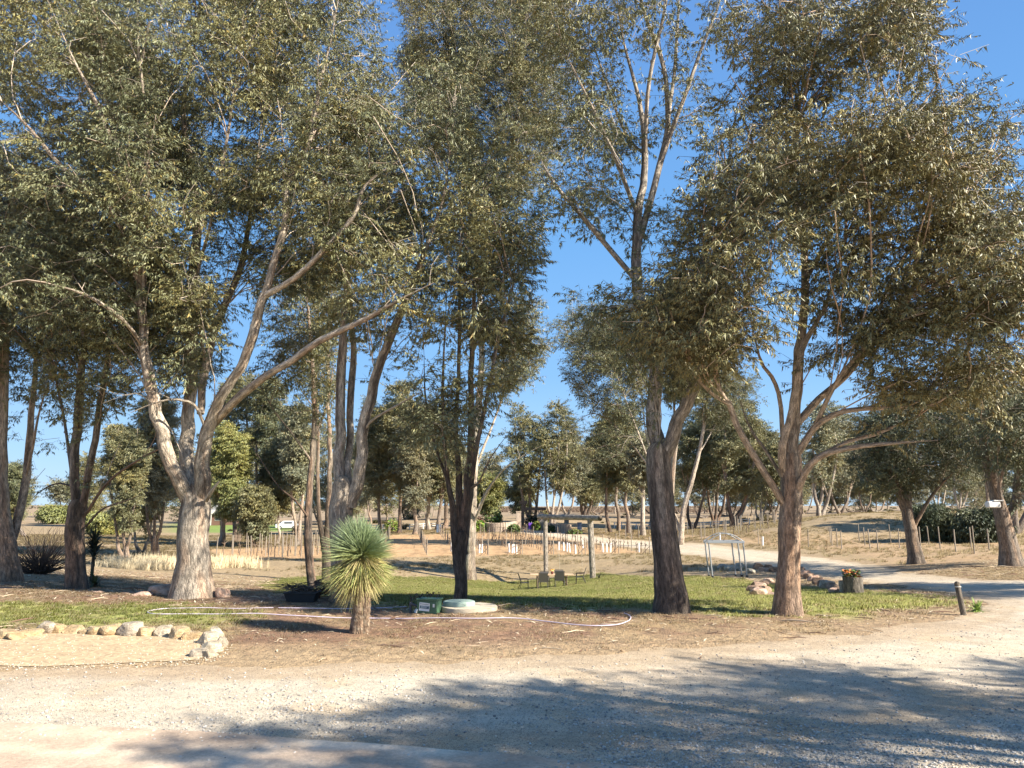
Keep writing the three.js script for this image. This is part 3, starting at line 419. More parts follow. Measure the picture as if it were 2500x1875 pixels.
photoTree({ seed: 7, root: [1123, 1470], bark: 'dark', label: 'slender dark gum with crowded upright stems beside the green pump box', group: 'gum trees along the lawn', sprays: 8,
  limbs: [[[1123, 1470, .145], [1126, 1420, .14], [1122, 1375, .165], [1124, 1340, .19], [1126, 1310, .19]], [[1114, 1365, .10], [1108, 1310, .105, -.1], [1108, 1250, .10, -.1], [1094, 1180, .07, -.2], [1086, 1100, .06, -.2], [1080, 980, .05, -.2], [1085, 840, .04, -.2], [1094, 650, .025]], [[1128, 1355, .17], [1138, 1260, .165, .1], [1146, 1150, .13, .15], [1151, 1040, .095, .2], [1150, 900, .08, .2], [1156, 750, .06, .2], [1160, 600, .045], [1150, 440, .03]], [[1128, 1330, .13], [1122, 1190, .105, .2], [1114, 1060, .065, .3], [1120, 900, .055, .3], [1122, 700, .04, .3], [1130, 520, .025]], [[1146, 1220, .07], [1160, 1110, .065, -.2], [1182, 1000, .055, -.4], [1212, 850, .045, -.5], [1252, 700, .035, -.6], [1296, 550, .02, -.6]], [[1092, 1170, .05], [1062, 1090, .04, .3], [1040, 980, .03, .5], [1035, 860, .02]], [[1148, 1190, .05], [1168, 1180, .03, -.3], [1196, 1120, .02, -.6], [1240, 1060, .012, -.8]]],
  regions: [[[[1000, 1060], [1020, 840], [1050, 600], [1090, 400], [1220, 370], [1320, 540], [1290, 620], [1270, 760], [1270, 900], [1220, 960], [1180, 1010], [1160, 1120], [1120, 1100], [1060, 1130]], 1.3], [[[1080, 1080], [1135, 1070], [1140, 1230], [1100, 1240]], .9, -.5, .8]], thick: 2.6, density: .75, holes: [[1190, 1060, 40, 50]] });
photoTree({ seed: 8, root: [1147, 1416], bark: 'white', label: 'white trunked gum standing behind the slender dark one', group: 'gum trees along the lawn',
  limbs: [[[1147, 1416, .36], [1149, 1340, .3], [1152, 1260, .28], [1156, 1160, .26], [1166, 1020, .23], [1176, 880, .2], [1170, 700, .16], [1150, 500, .12], [1120, 250, .08], [1100, 20, .05]], [[1152, 1285, .1], [1186, 1210, .08, -1], [1225, 1150, .06, -2], [1290, 1105, .035, -2.5], [1340, 1080, .015, -3]], [[1158, 1150, .1], [1205, 1030, .08, 1], [1250, 900, .06, 1.5], [1290, 780, .04, 2]], [[1170, 720, .09], [1220, 520, .07, -1], [1262, 280, .05, -2], [1280, 60, .03, -2]], [[1153, 1270, .06], [1200, 1180, .05, 1], [1262, 1120, .03, 1.5]], [[1160, 620, .08], [1050, 380, .06, 1], [1000, 120, .04, 2]]],
  regions: [[[[960, -100], [1400, -100], [1420, 200], [1370, 430], [1300, 500], [1180, 500], [1060, 420], [980, 250]], .7, -1, 5], [[[1200, 670], [1310, 680], [1350, 830], [1300, 950], [1250, 1000], [1190, 960]], .8], [[[1160, 1080], [1290, 1040], [1310, 1130], [1200, 1190]], .25]], thick: 3.5, density: .45, sprays: 8, size: 1.15 });
photoTree({ seed: 9, root: [1640, 1493], bark: 'mottled', label: 'stout gum with dark rough bark forking into a V at the lawn edge', group: 'gum trees along the lawn', sprays: 8,
  limbs: [[[1640, 1493, .36], [1638, 1440, .335], [1629, 1370, .32], [1619, 1270, .305], [1612, 1180, .30], [1608, 1105, .29]], [[1606, 1125, .24], [1599, 1020, .2, .3], [1600, 900, .185, .5], [1578, 780, .165, .8], [1556, 700, .15, 1], [1552, 620, .14, 1.1], [1560, 500, .125, 1.2], [1575, 400, .1, 1.2], [1560, 250, .08, 1.2], [1520, 90, .06, 1.2], [1500, -60, .04, 1.2]], [[1618, 1120, .2], [1662, 1015, .165, -.3], [1692, 945, .15, -.5], [1714, 880, .13, -.7], [1726, 790, .115, -.8], [1738, 680, .1, -.8], [1765, 480, .07, -.8], [1800, 260, .05, -.8]], [[1545, 675, .085, 1], [1440, 550, .07, .4], [1352, 448, .055, 0], [1319, 386, .04, 0]], [[1556, 600, .1, 1.1], [1606, 420, .1, 1.4], [1632, 290, .085, 1.6], [1614, 145, .07, 1.7], [1572, 30, .055, 1.8], [1560, -70, .04, 1.8]], [[1610, 410, .075, 1.4], [1664, 255, .065, 1.3], [1712, 120, .05, 1.2], [1752, 20, .04, 1.2], [1770, -60, .03, 1.2]], [[1634, 280, .06, 1.6], [1650, 140, .055, 2], [1660, -60, .04, 2.2]], [[1575, 390, .07, 1.2], [1585, 200, .06, .6], [1620, 40, .045, .3], [1640, -60, .03]], [[1556, 520, .07, 1.2], [1500, 380, .06, .4], [1440, 250, .045, 0], [1370, 110, .03, -.3]], [[1575, 380, .04, 1.2], [1530, 330, .045, 1.8], [1480, 200, .035, 2], [1420, 20, .025, 2.2]]],
  regions: [[[[1300, -100], [1560, -100], [1560, 120], [1545, 330], [1560, 460], [1530, 560], [1440, 580], [1350, 520], [1310, 400], [1330, 200]], .85, .5, 3], [[[1400, 760], [1470, 680], [1600, 640], [1720, 660], [1780, 820], [1700, 930], [1560, 880], [1470, 820]], .95, -1, 2.6], [[[1560, -100], [1830, -100], [1760, 260], [1640, 360], [1580, 250]], .5, 1, 2.5], [[[1560, 430], [1640, 380], [1700, 560], [1660, 660], [1580, 640]], .5, .5, 2]], thick: 2.6, density: .7 });
photoTree({ seed: 10, root: [1922, 1500], bark: 'ruddy', label: 'gum with reddish trunk and fan of bare pale limbs, nearest the driveway', group: 'gum trees along the lawn', sprays: 8, leafTint: [.22, .20, .08],
  limbs: [[[1922, 1500, .27], [1922, 1440, .25], [1925, 1370, .24], [1928, 1290, .24], [1932, 1200, .235], [1933, 1120, .22]], [[1934, 1140, .16], [1937, 1000, .145], [1947, 900, .13], [1957, 820, .12], [1966, 700, .1], [1956, 560, .085], [1934, 400, .065], [1960, 200, .05], [1992, -20, .03]], [[1912, 1160, .1], [1911, 1090, .1, -.4], [1929, 1016, .095, -.5], [1950, 902, .085, -.6], [1960, 850, .08, -.6], [2013, 750, .06, -.8], [2060, 600, .04, -1]], [[1915, 1235, .1], [1878, 1172, .085, -.3], [1836, 1105, .08, -.5], [1798, 1037, .075, -.7], [1781, 987, .07, -.8], [1757, 953, .06, -.9], [1747, 885, .05, -1], [1720, 780, .035, -1.2]], [[1783, 990, .05, -.8], [1735, 958, .045, -1], [1694, 915, .035, -1.2], [1640, 870, .02, -1.4]], [[1916, 1175, .045], [1868, 1098, .04, .3], [1834, 1050, .03, .5], [1800, 960, .02, .8]], [[1914, 1110, .06], [1902, 974, .055, -.2], [1884, 919, .05, -.3], [1860, 888, .04, -.4], [1830, 760, .025, -.6]], [[1946, 1110, .09], [1996, 1037, .08, -.4], [2064, 1004, .065, -.8], [2190, 995, .05, -1.3], [2300, 990, .03, -1.7]], [[1945, 1035, .1], [2001, 974, .09, .2], [2064, 919, .08, .3], [2106, 869, .075, .4], [2150, 822, .065, .5], [2233, 780, .055, .6], [2338, 730, .045, .8], [2440, 680, .03, 1]], [[1942, 1220, .1], [1971, 1147, .085, -.5], [2005, 1113, .075, -.8], [2085, 1092, .06, -1.3], [2208, 1080, .035, -2], [2290, 1075, .02, -2.3]], [[1990, 1118, .05, -.7], [2064, 1080, .05, -.6], [2136, 1059, .04, -.6], [2240, 1018, .025, -.6]], [[1990, 1040, .06, -.3], [2045, 930, .055, -1], [2110, 850, .05, -1.4], [2200, 740, .04, -1.8], [2300, 600, .03, -2]], [[1964, 690, .06], [2060, 520, .055, .5], [2150, 400, .045, .8], [2250, 260, .035, 1], [2330, 140, .02, 1.2]], [[1957, 560, .05], [1860, 400, .04, .6], [1800, 250, .03, 1]], [[2106, 869, .05, .4], [2200, 640, .05, 1], [2330, 500, .04, 1.4], [2450, 380, .03, 1.6]]],
  holes: [[2075, 940, 40, 26], [1895, 830, 26, 60], [1905, 980, 45, 60], [1760, 1000, 30, 30]],
  regions: [[[[1640, 640], [1700, 420], [1750, 300], [1790, 40], [1820, -100], [2300, -100], [2340, 40], [2330, 180], [2420, 250], [2560, 300], [2640, 600], [2640, 940], [2450, 950], [2300, 1000], [2160, 940], [2060, 880], [1960, 880], [1880, 920], [1790, 900], [1700, 900], [1640, 860], [1560, 880], [1500, 800], [1540, 700]], 1.5, -2.0, 2.3, .5, .43], [[[2120, 900], [2500, 880], [2560, 1000], [2420, 1060], [2250, 1090], [2130, 1040]], .55, -1.5, 1.8]], thick: 4, density: .72 });
photoTree({ seed: 11, root: [2237, 1377], bark: 'grey', label: 'broad gum across the driveway with a low dense dark crown', group: 'gum trees beyond the driveway',
  limbs: [[[2237, 1377, .38], [2226, 1310, .31], [2216, 1250, .29], [2208, 1215, .27]], [[2206, 1240, .2], [2185, 1180, .17, -.3], [2160, 1110, .14, -.6], [2130, 1030, .1, -1]], [[2214, 1245, .2], [2220, 1170, .17, .5], [2226, 1080, .13, .8], [2230, 980, .09, 1]], [[2230, 1290, .12], [2262, 1230, .1, -.5], [2300, 1180, .08, -1], [2350, 1130, .05, -1.5]]],
  regions: [[[[2080, 1010], [2140, 960], [2280, 940], [2400, 1000], [2420, 1100], [2340, 1180], [2270, 1190], [2220, 1200], [2130, 1215], [2060, 1180], [2080, 1090]], .9]], thick: 4, density: .5, sprays: 8, size: 1.15, leafTint: [.12, .135, .065] });
photoTree({ seed: 12, root: [2470, 1382], bark: 'grey', label: 'leaning grey gum at the right picture edge carrying a floodlight', group: 'gum trees beyond the driveway',
  limbs: [[[2470, 1382, .42], [2462, 1330, .36], [2448, 1270, .32], [2434, 1215, .27], [2415, 1140, .22], [2398, 1050, .16], [2390, 920, .1]], [[2455, 1290, .2], [2478, 1220, .17, .4], [2490, 1120, .14, .6], [2510, 980, .1, .8]], [[2450, 1270, .1], [2440, 1180, .09, -.6], [2490, 1060, .06, -1]]],
  regions: [[[[2330, 880], [2700, 860], [2700, 1180], [2560, 1230], [2500, 1180], [2420, 1090], [2330, 1040]], .8], [[[2330, 1080], [2400, 1090], [2420, 1230], [2350, 1240]], .4]], thick: 3.6, density: .5, sprays: 8, size: 1.15, leafTint: [.135, .15, .072] });
photoTree({ seed: 13, root: [1662, 1330], bark: 'white', label: 'open gum with long pale sweeping branches behind the stout dark trunk', group: 'gum trees beyond the driveway',
  limbs: [[[1662, 1330, .3], [1668, 1250, .26], [1690, 1170, .22], [1712, 1080, .18], [1725, 960, .14], [1700, 820, .1]], [[1664, 1310, .16], [1640, 1240, .13, 1], [1590, 1150, .11, 1.5], [1530, 1070, .09, 2], [1450, 1010, .07, 2], [1370, 1060, .03, 2]], [[1655, 1270, .1], [1600, 1160, .1, -1], [1540, 1010, .08, -2], [1500, 900, .06, -2], [1450, 780, .04, -3]], [[1645, 1240, .08], [1580, 1070, .08, 2], [1560, 930, .06, 3], [1500, 800, .04, 3]], [[1700, 1120, .08], [1760, 1010, .07, 2], [1800, 900, .05, 3]]],
  regions: [[[[1340, 800], [1400, 730], [1530, 740], [1600, 850], [1580, 1000], [1500, 1030], [1420, 980], [1380, 900]], .6], [[[1380, 1000], [1500, 1040], [1560, 1120], [1440, 1130], [1390, 1080]], .3], [[[1640, 820], [1800, 840], [1860, 980], [1760, 1060], [1680, 1000]], .5]], thick: 4.5, density: .3, sprays: 9, size: 1.5 });

// trees farther off: trunk and limbs from a few numbers, crown outlines in photograph pixels
function farTree({ seed, px, py, d, stems = 1, top, left, right, bottom, bark = 'grey', tint = [.085, .105, .05], dens = 1, r0 = .3, label, lean = 0, size: size0, sprays: sprays0, group = 'trees in the background', name = 'gum_tree', taper = .55 }) {
  const base = d ? atD(px, d) : pick(px, py); d = -base.z; if (name === 'gum_tree') { top -= .14 * (bottom - top); if (seed < 140) bottom -= .08 * (bottom - top); else bottom += 8; } const size = size0 ?? clamp(d / 90, .6, 1.5), sprays = sprays0 ?? Math.min(30, Math.round(12 * Math.pow(1.3 / size, 1.4))), r = rng(seed * 131), m = d / F, cx = (left + right) / 2, limbs = [], hw = (right - left) / 2, hh = (bottom - top) / 2, cy = (top + bottom) / 2;
  for (let s = 0; s < stems; s++) { const ox = (s - (stems - 1) / 2) * .9, e = stems > 1 ? (s / (stems - 1) - .5) * 1.2 : 0; const b = s ? base.clone().add(V(ox * .4, -.1, (r() - .5) * .5)) : base.clone(); b.y = ground(b.x, b.z) - .05; const mid = at(lerp(px, cx, .4) + e * hw * .4 + lean, lerp(py ?? bottom, bottom, .75), d), up = at(cx + e * hw * .8 + (r() - .5) * hw * .3, lerp(bottom, top, .45), d + (r() - .5) * hw * m * .6), tp = at(cx + e * hw * .6 + (r() - .5) * hw * .4, lerp(bottom, top, .85), d + (r() - .5) * hw * m * .5); limbs.push(Object.assign([{ p: b, r: r0 }, { p: b.clone().lerp(mid, .6).add(V((r() - .5) * .5, 0, (r() - .5) * .5)), r: r0 * .8 }, { p: mid, r: r0 * .72 }, { p: up, r: r0 * .42 }, { p: tp, r: r0 * .15 }], { root: true })); }
  const nl = 3 + Math.floor(r() * 3); for (let k = 0; k < nl; k++) { const L = limbs[k % stems], a = L[2].p.clone().lerp(L[3].p, r() * .6), ang = r() * 6.28, q = at(cx + Math.cos(ang) * hw * .75, cy - Math.abs(Math.sin(ang)) * hh * .6 + hh * .2, d + (r() - .5) * hw * m * 1.4), mid = a.clone().lerp(q, .5).add(V(0, -.3, 0)); limbs.push([{ p: a, r: r0 * .4 }, { p: mid, r: r0 * .28 }, { p: q, r: r0 * .1 }]); }
  const P = []; const N = 18; for (let k = 0; k < N; k++) { const a = k / N * 6.283, w = .78 + .38 * noise(Math.cos(a) * 1.7 + seed, Math.sin(a) * 1.7, seed), sq = Math.sin(a) > 0 ? taper + .35 : 1; P.push([cx + Math.cos(a) * hw * w * (Math.sin(a) > .3 ? .8 : 1), cy + Math.sin(a) * hh * w * sq * 1.05]); }
  return buildTree({ name, label, group, base, limbs, bark, seed, tips: crownTips([[P, dens, 0, Math.max(1.2, hw * m * .9), 1.7 / (hw * m) + .2, .43]], d, 2, 430 / Math.max(20, (hw * m) * (hw * m) * (hh * m) * 7), seed), sprays, leafTint: tint, size, far: true, spread: .6 });
}
const OLIVE = [.20, .195, .085], DARKG = [.15, .16, .07], PALE = [.25, .25, .135], LIME = [.25, .26, .08], SMOKE = [.225, .22, .125];
[
  // left distance
  { px: 300, py: 1362, top: 1040, bottom: 1330, left: 245, right: 365, stems: 3, r0: .16, tint: OLIVE, label: 'bushy many stemmed gum above the dry reeds, nearer the dark forked trunk' },
  { px: 375, py: 1356, top: 1000, bottom: 1300, left: 320, right: 440, stems: 3, r0: .17, tint: SMOKE, label: 'bushy grey gum above the reeds, just left of the largest trunk' },
  { px: 345, py: 1352, top: 1120, bottom: 1320, left: 280, right: 420, stems: 2, r0: .15, tint: OLIVE, bark: 'white', label: 'low pale stemmed gum between two bushy ones over the reeds' },
  { px: 535, d: 88, py: 1336, top: 1065, bottom: 1305, left: 500, right: 612, r0: .42, tint: LIME, dens: 1.6, bark: 'smooth', label: 'bright yellow green tree right of the largest trunk' },
  { px: 575, d: 100, py: 1325, top: 940, bottom: 1200, left: 520, right: 640, r0: .35, tint: OLIVE, stems: 2, lean: 10, label: 'tall olive gum behind the bright yellow green tree' },
  { px: 622, d: 84, py: 1335, top: 1200, bottom: 1320, left: 585, right: 665, r0: .2, tint: OLIVE, dens: 1.4, label: 'round dark bushy tree near the vineyard stakes left of the twin stems' },
  { px: 632, d: 96, py: 1328, top: 960, bottom: 1240, left: 600, right: 720, r0: .3, tint: DARKG, stems: 2, label: 'dark gum with crossing limbs behind the round bushy tree' },
  { px: 676, d: 90, py: 1330, top: 1080, bottom: 1290, left: 640, right: 730, r0: .2, tint: OLIVE, bark: 'white', label: 'slim pale gum left of the twin dark stems' },
  { px: 726, d: 86, py: 1333, top: 1010, bottom: 1230, left: 680, right: 770, r0: .25, tint: PALE, bark: 'smooth', stems: 2, label: 'pair of pale stems with thin crown behind the twin dark stems' },
  { px: 60, d: 120, py: 1300, top: 1150, bottom: 1290, left: -20, right: 70, r0: .3, tint: DARKG, label: 'dark tree on the far paddock left of the pink trunk' },
  { px: 150, d: 260, py: 1262, top: 1182, bottom: 1238, left: 126, right: 170, r0: .3, tint: SMOKE, dens: .6, label: 'lone thin gum on the brown hill crest', size: 3 },
  { px: 135, d: 190, py: 1270, top: 1245, bottom: 1272, left: 112, right: 160, r0: .15, tint: LIME, dens: 2, size: 2.2, label: 'small olive bush on the brown hill' },
  { px: 255, d: 130, py: 1302, top: 1268, bottom: 1303, left: 228, right: 292, r0: .1, tint: LIME, dens: 2, size: 1.8, label: 'low yellow green bush near the green shed' },
  // behind the centre-left vineyard
  { px: 928, d: 118, py: 1303, top: 1000, bottom: 1262, left: 870, right: 970, r0: .34, tint: OLIVE, label: 'gum at the head of the first vineyard row' },
  { px: 905, d: 150, py: 1290, top: 1060, bottom: 1262, left: 850, right: 940, r0: .3, tint: SMOKE, label: 'smoky gum farther behind the first vineyard row' },
  { px: 975, d: 116, py: 1304, top: 960, bottom: 1255, left: 925, right: 1030, r0: .36, tint: OLIVE, bark: 'dark', label: 'dark trunked gum between the first two vineyard rows' },
  { px: 1013, d: 112, py: 1307, top: 1020, bottom: 1265, left: 965, right: 1060, r0: .38, tint: SMOKE, label: 'grey trunked gum at the head of the second vineyard row' },
  { px: 1046, d: 124, py: 1300, top: 1010, bottom: 1250, left: 1000, right: 1090, r0: .45, tint: OLIVE, bark: 'white', label: 'stout white trunked gum left of the slender dark tree' },
  { px: 1068, d: 122, py: 1299, top: 1060, bottom: 1258, left: 1040, right: 1120, r0: .42, tint: OLIVE, bark: 'grey', label: 'leaning grey gum immediately left of the slender dark tree' },
  { px: 1085, d: 126, py: 1296, top: 1090, bottom: 1260, left: 1060, right: 1130, r0: .5, tint: SMOKE, bark: 'grey', label: 'thick grey gum half hidden by the slender dark tree' },
  { px: 1180, d: 150, py: 1280, top: 1170, bottom: 1265, left: 1150, right: 1240, r0: .2, tint: LIME, dens: 1.2, label: 'young light green tree left of the entrance gate' },
  { px: 1215, d: 180, py: 1272, top: 1110, bottom: 1235, left: 1170, right: 1240, r0: .25, tint: SMOKE, dens: .5, label: 'thin pale gum beyond the entrance gate' },
  // behind the entrance
  { px: 1300, d: 132, py: 1283, top: 1010, bottom: 1240, left: 1225, right: 1350, r0: .34, stems: 3, tint: OLIVE, label: 'tall gum clump over the entrance wall' , dens: .9 },
  { px: 1345, d: 130, py: 1284, top: 1000, bottom: 1240, left: 1300, right: 1420, r0: .3, stems: 3, tint: OLIVE, bark: 'white', label: 'pale stemmed gum clump right of the entrance wall' },
  { px: 1265, d: 140, py: 1280, top: 1160, bottom: 1260, left: 1235, right: 1305, r0: .14, tint: DARKG, dens: .6, label: 'small thin tree beside the entrance pillar' },
  { px: 1382, d: 150, py: 1277, top: 1060, bottom: 1235, left: 1340, right: 1440, r0: .3, tint: SMOKE, stems: 2, bark: 'white', label: 'pale gum behind the timber frame beam' },
  { px: 1428, d: 170, py: 1270, top: 1130, bottom: 1245, left: 1390, right: 1475, r0: .5, tint: OLIVE, stems: 3, bark: 'dark', label: 'low forked gum with dark spreading limbs above the timber frame' },
  { px: 1490, d: 115, py: 1295, top: 1040, bottom: 1215, left: 1440, right: 1530, r0: .3, tint: DARKG, bark: 'dark', lean: -8, label: 'leaning dark gum first right of the timber frame' },
  { px: 1510, d: 118, py: 1292, top: 1020, bottom: 1220, left: 1470, right: 1560, r0: .32, tint: OLIVE, bark: 'grey', lean: -8, label: 'leaning grey gum second right of the timber frame' },
  { px: 1535, d: 112, py: 1285, top: 1060, bottom: 1225, left: 1500, right: 1580, r0: .34, tint: OLIVE, bark: 'grey', lean: -10, label: 'leaning gum third right of the timber frame' },
  { px: 1570, d: 105, py: 1297, top: 1070, bottom: 1230, left: 1530, right: 1610, r0: .4, tint: SMOKE, bark: 'white', label: 'stout white trunked gum left of the stout dark trunk' },
  { px: 1586, d: 140, py: 1290, top: 1090, bottom: 1230, left: 1560, right: 1640, r0: .25, tint: OLIVE, bark: 'white', label: 'slim white gum touching the stout dark trunk' },
  { px: 1634, d: 47, py: 1395, top: 740, bottom: 1030, left: 1530, right: 1800, r0: .26, tint: OLIVE, bark: 'dark', dens: 1.2, label: 'gum hidden behind the stout dark trunk, its crown showing around the V' },
  // behind the right vineyard
  { px: 1690, d: 125, py: 1290, top: 1040, bottom: 1250, left: 1640, right: 1760, r0: .3, tint: DARKG, stems: 2, bark: 'dark', label: 'dark gum above the rail fence, right of the stout trunk' },
  { px: 1745, d: 130, py: 1288, top: 1000, bottom: 1250, left: 1690, right: 1820, r0: .35, tint: DARKG, stems: 3, bark: 'dark', label: 'broad dark gum clump behind the right vineyard' },
  { px: 1790, d: 120, py: 1290, top: 990, bottom: 1250, left: 1740, right: 1870, r0: .45, tint: OLIVE, stems: 2, bark: 'dark', label: 'thick dark trunked gum left of the reddish trunk' },
  { px: 1805, d: 150, py: 1280, top: 1040, bottom: 1250, left: 1780, right: 1890, r0: .26, tint: PALE, bark: 'white', label: 'white stemmed gum close behind the thick dark one' },
  { px: 1852, d: 150, py: 1275, top: 1060, bottom: 1245, left: 1820, right: 1910, r0: .22, tint: OLIVE, stems: 3, bark: 'white', label: 'cluster of slim white stems left of the reddish trunk' },
  { px: 1890, d: 135, py: 1270, top: 1080, bottom: 1240, left: 1850, right: 1930, r0: .28, tint: OLIVE, stems: 2, label: 'forked gum touching the reddish trunk' },
  { px: 2000, d: 115, py: 1263, top: 1010, bottom: 1220, left: 1950, right: 2080, r0: .35, tint: PALE, stems: 3, bark: 'white', label: 'pale fanned gum clump on the grassy bank' },
  { px: 2050, d: 140, py: 1258, top: 1040, bottom: 1235, left: 1990, right: 2120, r0: .3, tint: SMOKE, stems: 2, bark: 'grey', label: 'smoky gum behind the grassy bank top' },
  { px: 2110, d: 150, py: 1256, top: 1080, bottom: 1235, left: 2070, right: 2160, r0: .22, tint: OLIVE, stems: 2, label: 'olive gum behind the bank near the low dense crown' },
  { px: 2290, d: 170, py: 1250, top: 1060, bottom: 1215, left: 2240, right: 2350, r0: .22, tint: OLIVE, stems: 3, bark: 'white', label: 'pale stems behind the low dense crown' },
  { px: 2340, d: 160, py: 1250, top: 1040, bottom: 1215, left: 2300, right: 2410, r0: .25, tint: OLIVE, stems: 3, bark: 'white', label: 'pale stems right of the dark conifer bush' },
  { px: 2420, d: 120, py: 1252, top: 1000, bottom: 1220, left: 2370, right: 2500, r0: .3, tint: DARKG, stems: 2, label: 'dark gum behind the leaning grey trunk' },
  { px: 2480, d: 70, py: 1300, top: 960, bottom: 1200, left: 2440, right: 2620, r0: .3, tint: OLIVE, stems: 2, bark: 'grey', label: 'gum at the right edge behind the leaning trunk' },
  { px: 2275, d: 66, py: 1312, top: 1238, bottom: 1318, left: 2240, right: 2310, r0: .12, tint: [.08, .10, .045], dens: 3, size: 1, sprays: 12, taper: .7, name: 'shrub', label: 'dark rounded shrub right of the low dense gum' },
  { px: 2385, d: 64, py: 1318, top: 1256, bottom: 1322, left: 2345, right: 2440, r0: .12, tint: [.075, .09, .042], dens: 3, size: 1.1, sprays: 12, taper: .7, name: 'shrub', label: 'dark wide shrub beside the leaning grey trunk' },
].forEach((o, i) => farTree({ seed: 40 + i, ...o }));
{ // fill of more distant gums, each placed between the nearer ones
  const L = [[455, 170, 1110, 1290, 'behind the biggest trunk'], [500, 210, 1130, 1280, 'far off, right of the biggest trunk'], [650, 190, 1060, 1275, 'far off, left of the slim twin stems'], [715, 200, 1100, 1275, 'far off, between the slim stems'], [790, 180, 1050, 1270, 'far off, behind the slim twin stems'], [870, 170, 1070, 1275, 'far off, over the spear-leaved head'], [945, 190, 1080, 1270, 'far off, over the first vineyard row'], [1000, 200, 1090, 1268, 'far off, over the second vineyard row'], [1040, 220, 1120, 1262, 'far off, over the third vineyard row'], [1115, 190, 1090, 1265, 'far off, behind the slender dark tree'], [1460, 240, 1130, 1248, 'far off, above the right timber post'], [1545, 220, 1110, 1248, 'far off, left of the stout dark trunk'], [1615, 200, 1080, 1250, 'far off, behind the stout dark trunk'], [1720, 190, 1050, 1258, 'far off, over the east vineyard'], [1775, 210, 1080, 1256, 'far off, over the metal arbour'], [1835, 200, 1060, 1254, 'far off, left of the reddish trunk'], [1870, 230, 1090, 1252, 'far off, touching the reddish trunk'], [1960, 200, 1080, 1248, 'far off, right of the reddish trunk'], [2030, 220, 1090, 1246, 'far off, over the grassy bank'], [2085, 210, 1100, 1246, 'far off, over the bank top'], [2140, 200, 1090, 1245, 'far off, left of the low dense crown'], [2200, 220, 1100, 1245, 'far off, under the low dense crown'], [2360, 200, 1080, 1245, 'far off, over the dark shrubs'], [2400, 220, 1090, 1245, 'far off, left of the leaning grey trunk'], [220, 170, 1130, 1290, 'far off, right of the dark forked trunk'], [25, 200, 1150, 1275, 'far off, at the left picture edge']];
  for (let k = 0; k < 15; k++) { const px = 1432 + k * 74 + (hash(k, 8, 8) - .5) * 30; L.push([px, 265 + 60 * hash(k, 9, 9), 1150 + 25 * hash(k, 3, 7), 1240, `on the skyline, ${ORD[k]} rightward from the timber frame`]); }
  L.forEach(([px, d, top, bottom, where], i) => { const w = (56 + 30 * hash(i, 4, 4)) * Math.max(.75, 170 / d); farTree({ seed: 140 + i, px, d, py: null, top, bottom: bottom - 8, left: px - w, right: px + w, stems: 1 + i % 3, r0: .28, bark: ['white', 'grey', 'smooth'][i % 3], tint: [OLIVE, SMOKE, PALE][(i * 7) % 3], dens: 1.35, label: `gum ${where}`, group: 'distant gums' }); });
}

// trees beyond the right picture edge and behind the camera, whose shade falls on the driveway
function shadeTree(seed, x, z, h, crowns, label) {
  const base = onGround(x, z), r = rng(seed), tips = []; for (const [cx, cy, cz, rr, n] of crowns) for (let k = 0; k < n; k++) { const v = V(r() - .5, (r() - .5) * .7, r() - .5).normalize().multiplyScalar(rr * Math.cbrt(r())); tips.push(V(x + cx + v.x, cy + v.y, z + cz + v.z)); }
  const limbs = [[{ p: base, r: .4 }, { p: base.clone().add(V(.2, h * .25, .1)), r: .33 }, { p: base.clone().add(V(0, h * .5, -.2)), r: .24 }, { p: base.clone().add(V(.3, h * .9, 0)), r: .06 }]];
  for (const [cx, cy, cz] of crowns) limbs.push([{ p: base.clone().add(V(.1, h * .3, 0)), r: .15 }, { p: V(x + cx * .5, cy * .72, z + cz * .5), r: .1 }, { p: V(x + cx, cy, z + cz), r: .04 }]);
  return buildTree({ base, limbs, tips, bark: 'smooth', seed, label, group: 'trees shading the driveway', sprays: 12 });
}
shadeTree(201, 15.1, -2.3, 14, [[-3.6, 8.6, -1.6, 1.3, 22], [-2.0, 10.2, .8, 1.2, 19], [-4.4, 10, .8, 1.0, 15], [.4, 9.2, -2.6, 1.3, 22], [1.6, 11, .4, 1.3, 20], [-.8, 7.6, -2.8, .9, 12], [3.4, 9, -1.8, 1.3, 22], [.2, 12.4, 1.4, 1.1, 17], [4.4, 10.8, .8, 1.2, 20], [2.8, 8, -3.4, 1.0, 15], [5.4, 8.4, -2.6, 1.1, 17], [-2.6, 8, .8, .9, 12], [-5.0, 8.4, .4, .8, 12], [6.2, 10, -1.0, 1.2, 18]], 'gum standing outside the picture right of the camera');
shadeTree(202, 27, -20, 14, [[-2, 9, -1, 2.2, 60], [1.5, 10.5, 1.5, 2.2, 60], [0, 12, -2, 2, 50], [-3.5, 7.5, 2.5, 1.8, 40]], 'gum standing outside the picture right of the driveway bend');
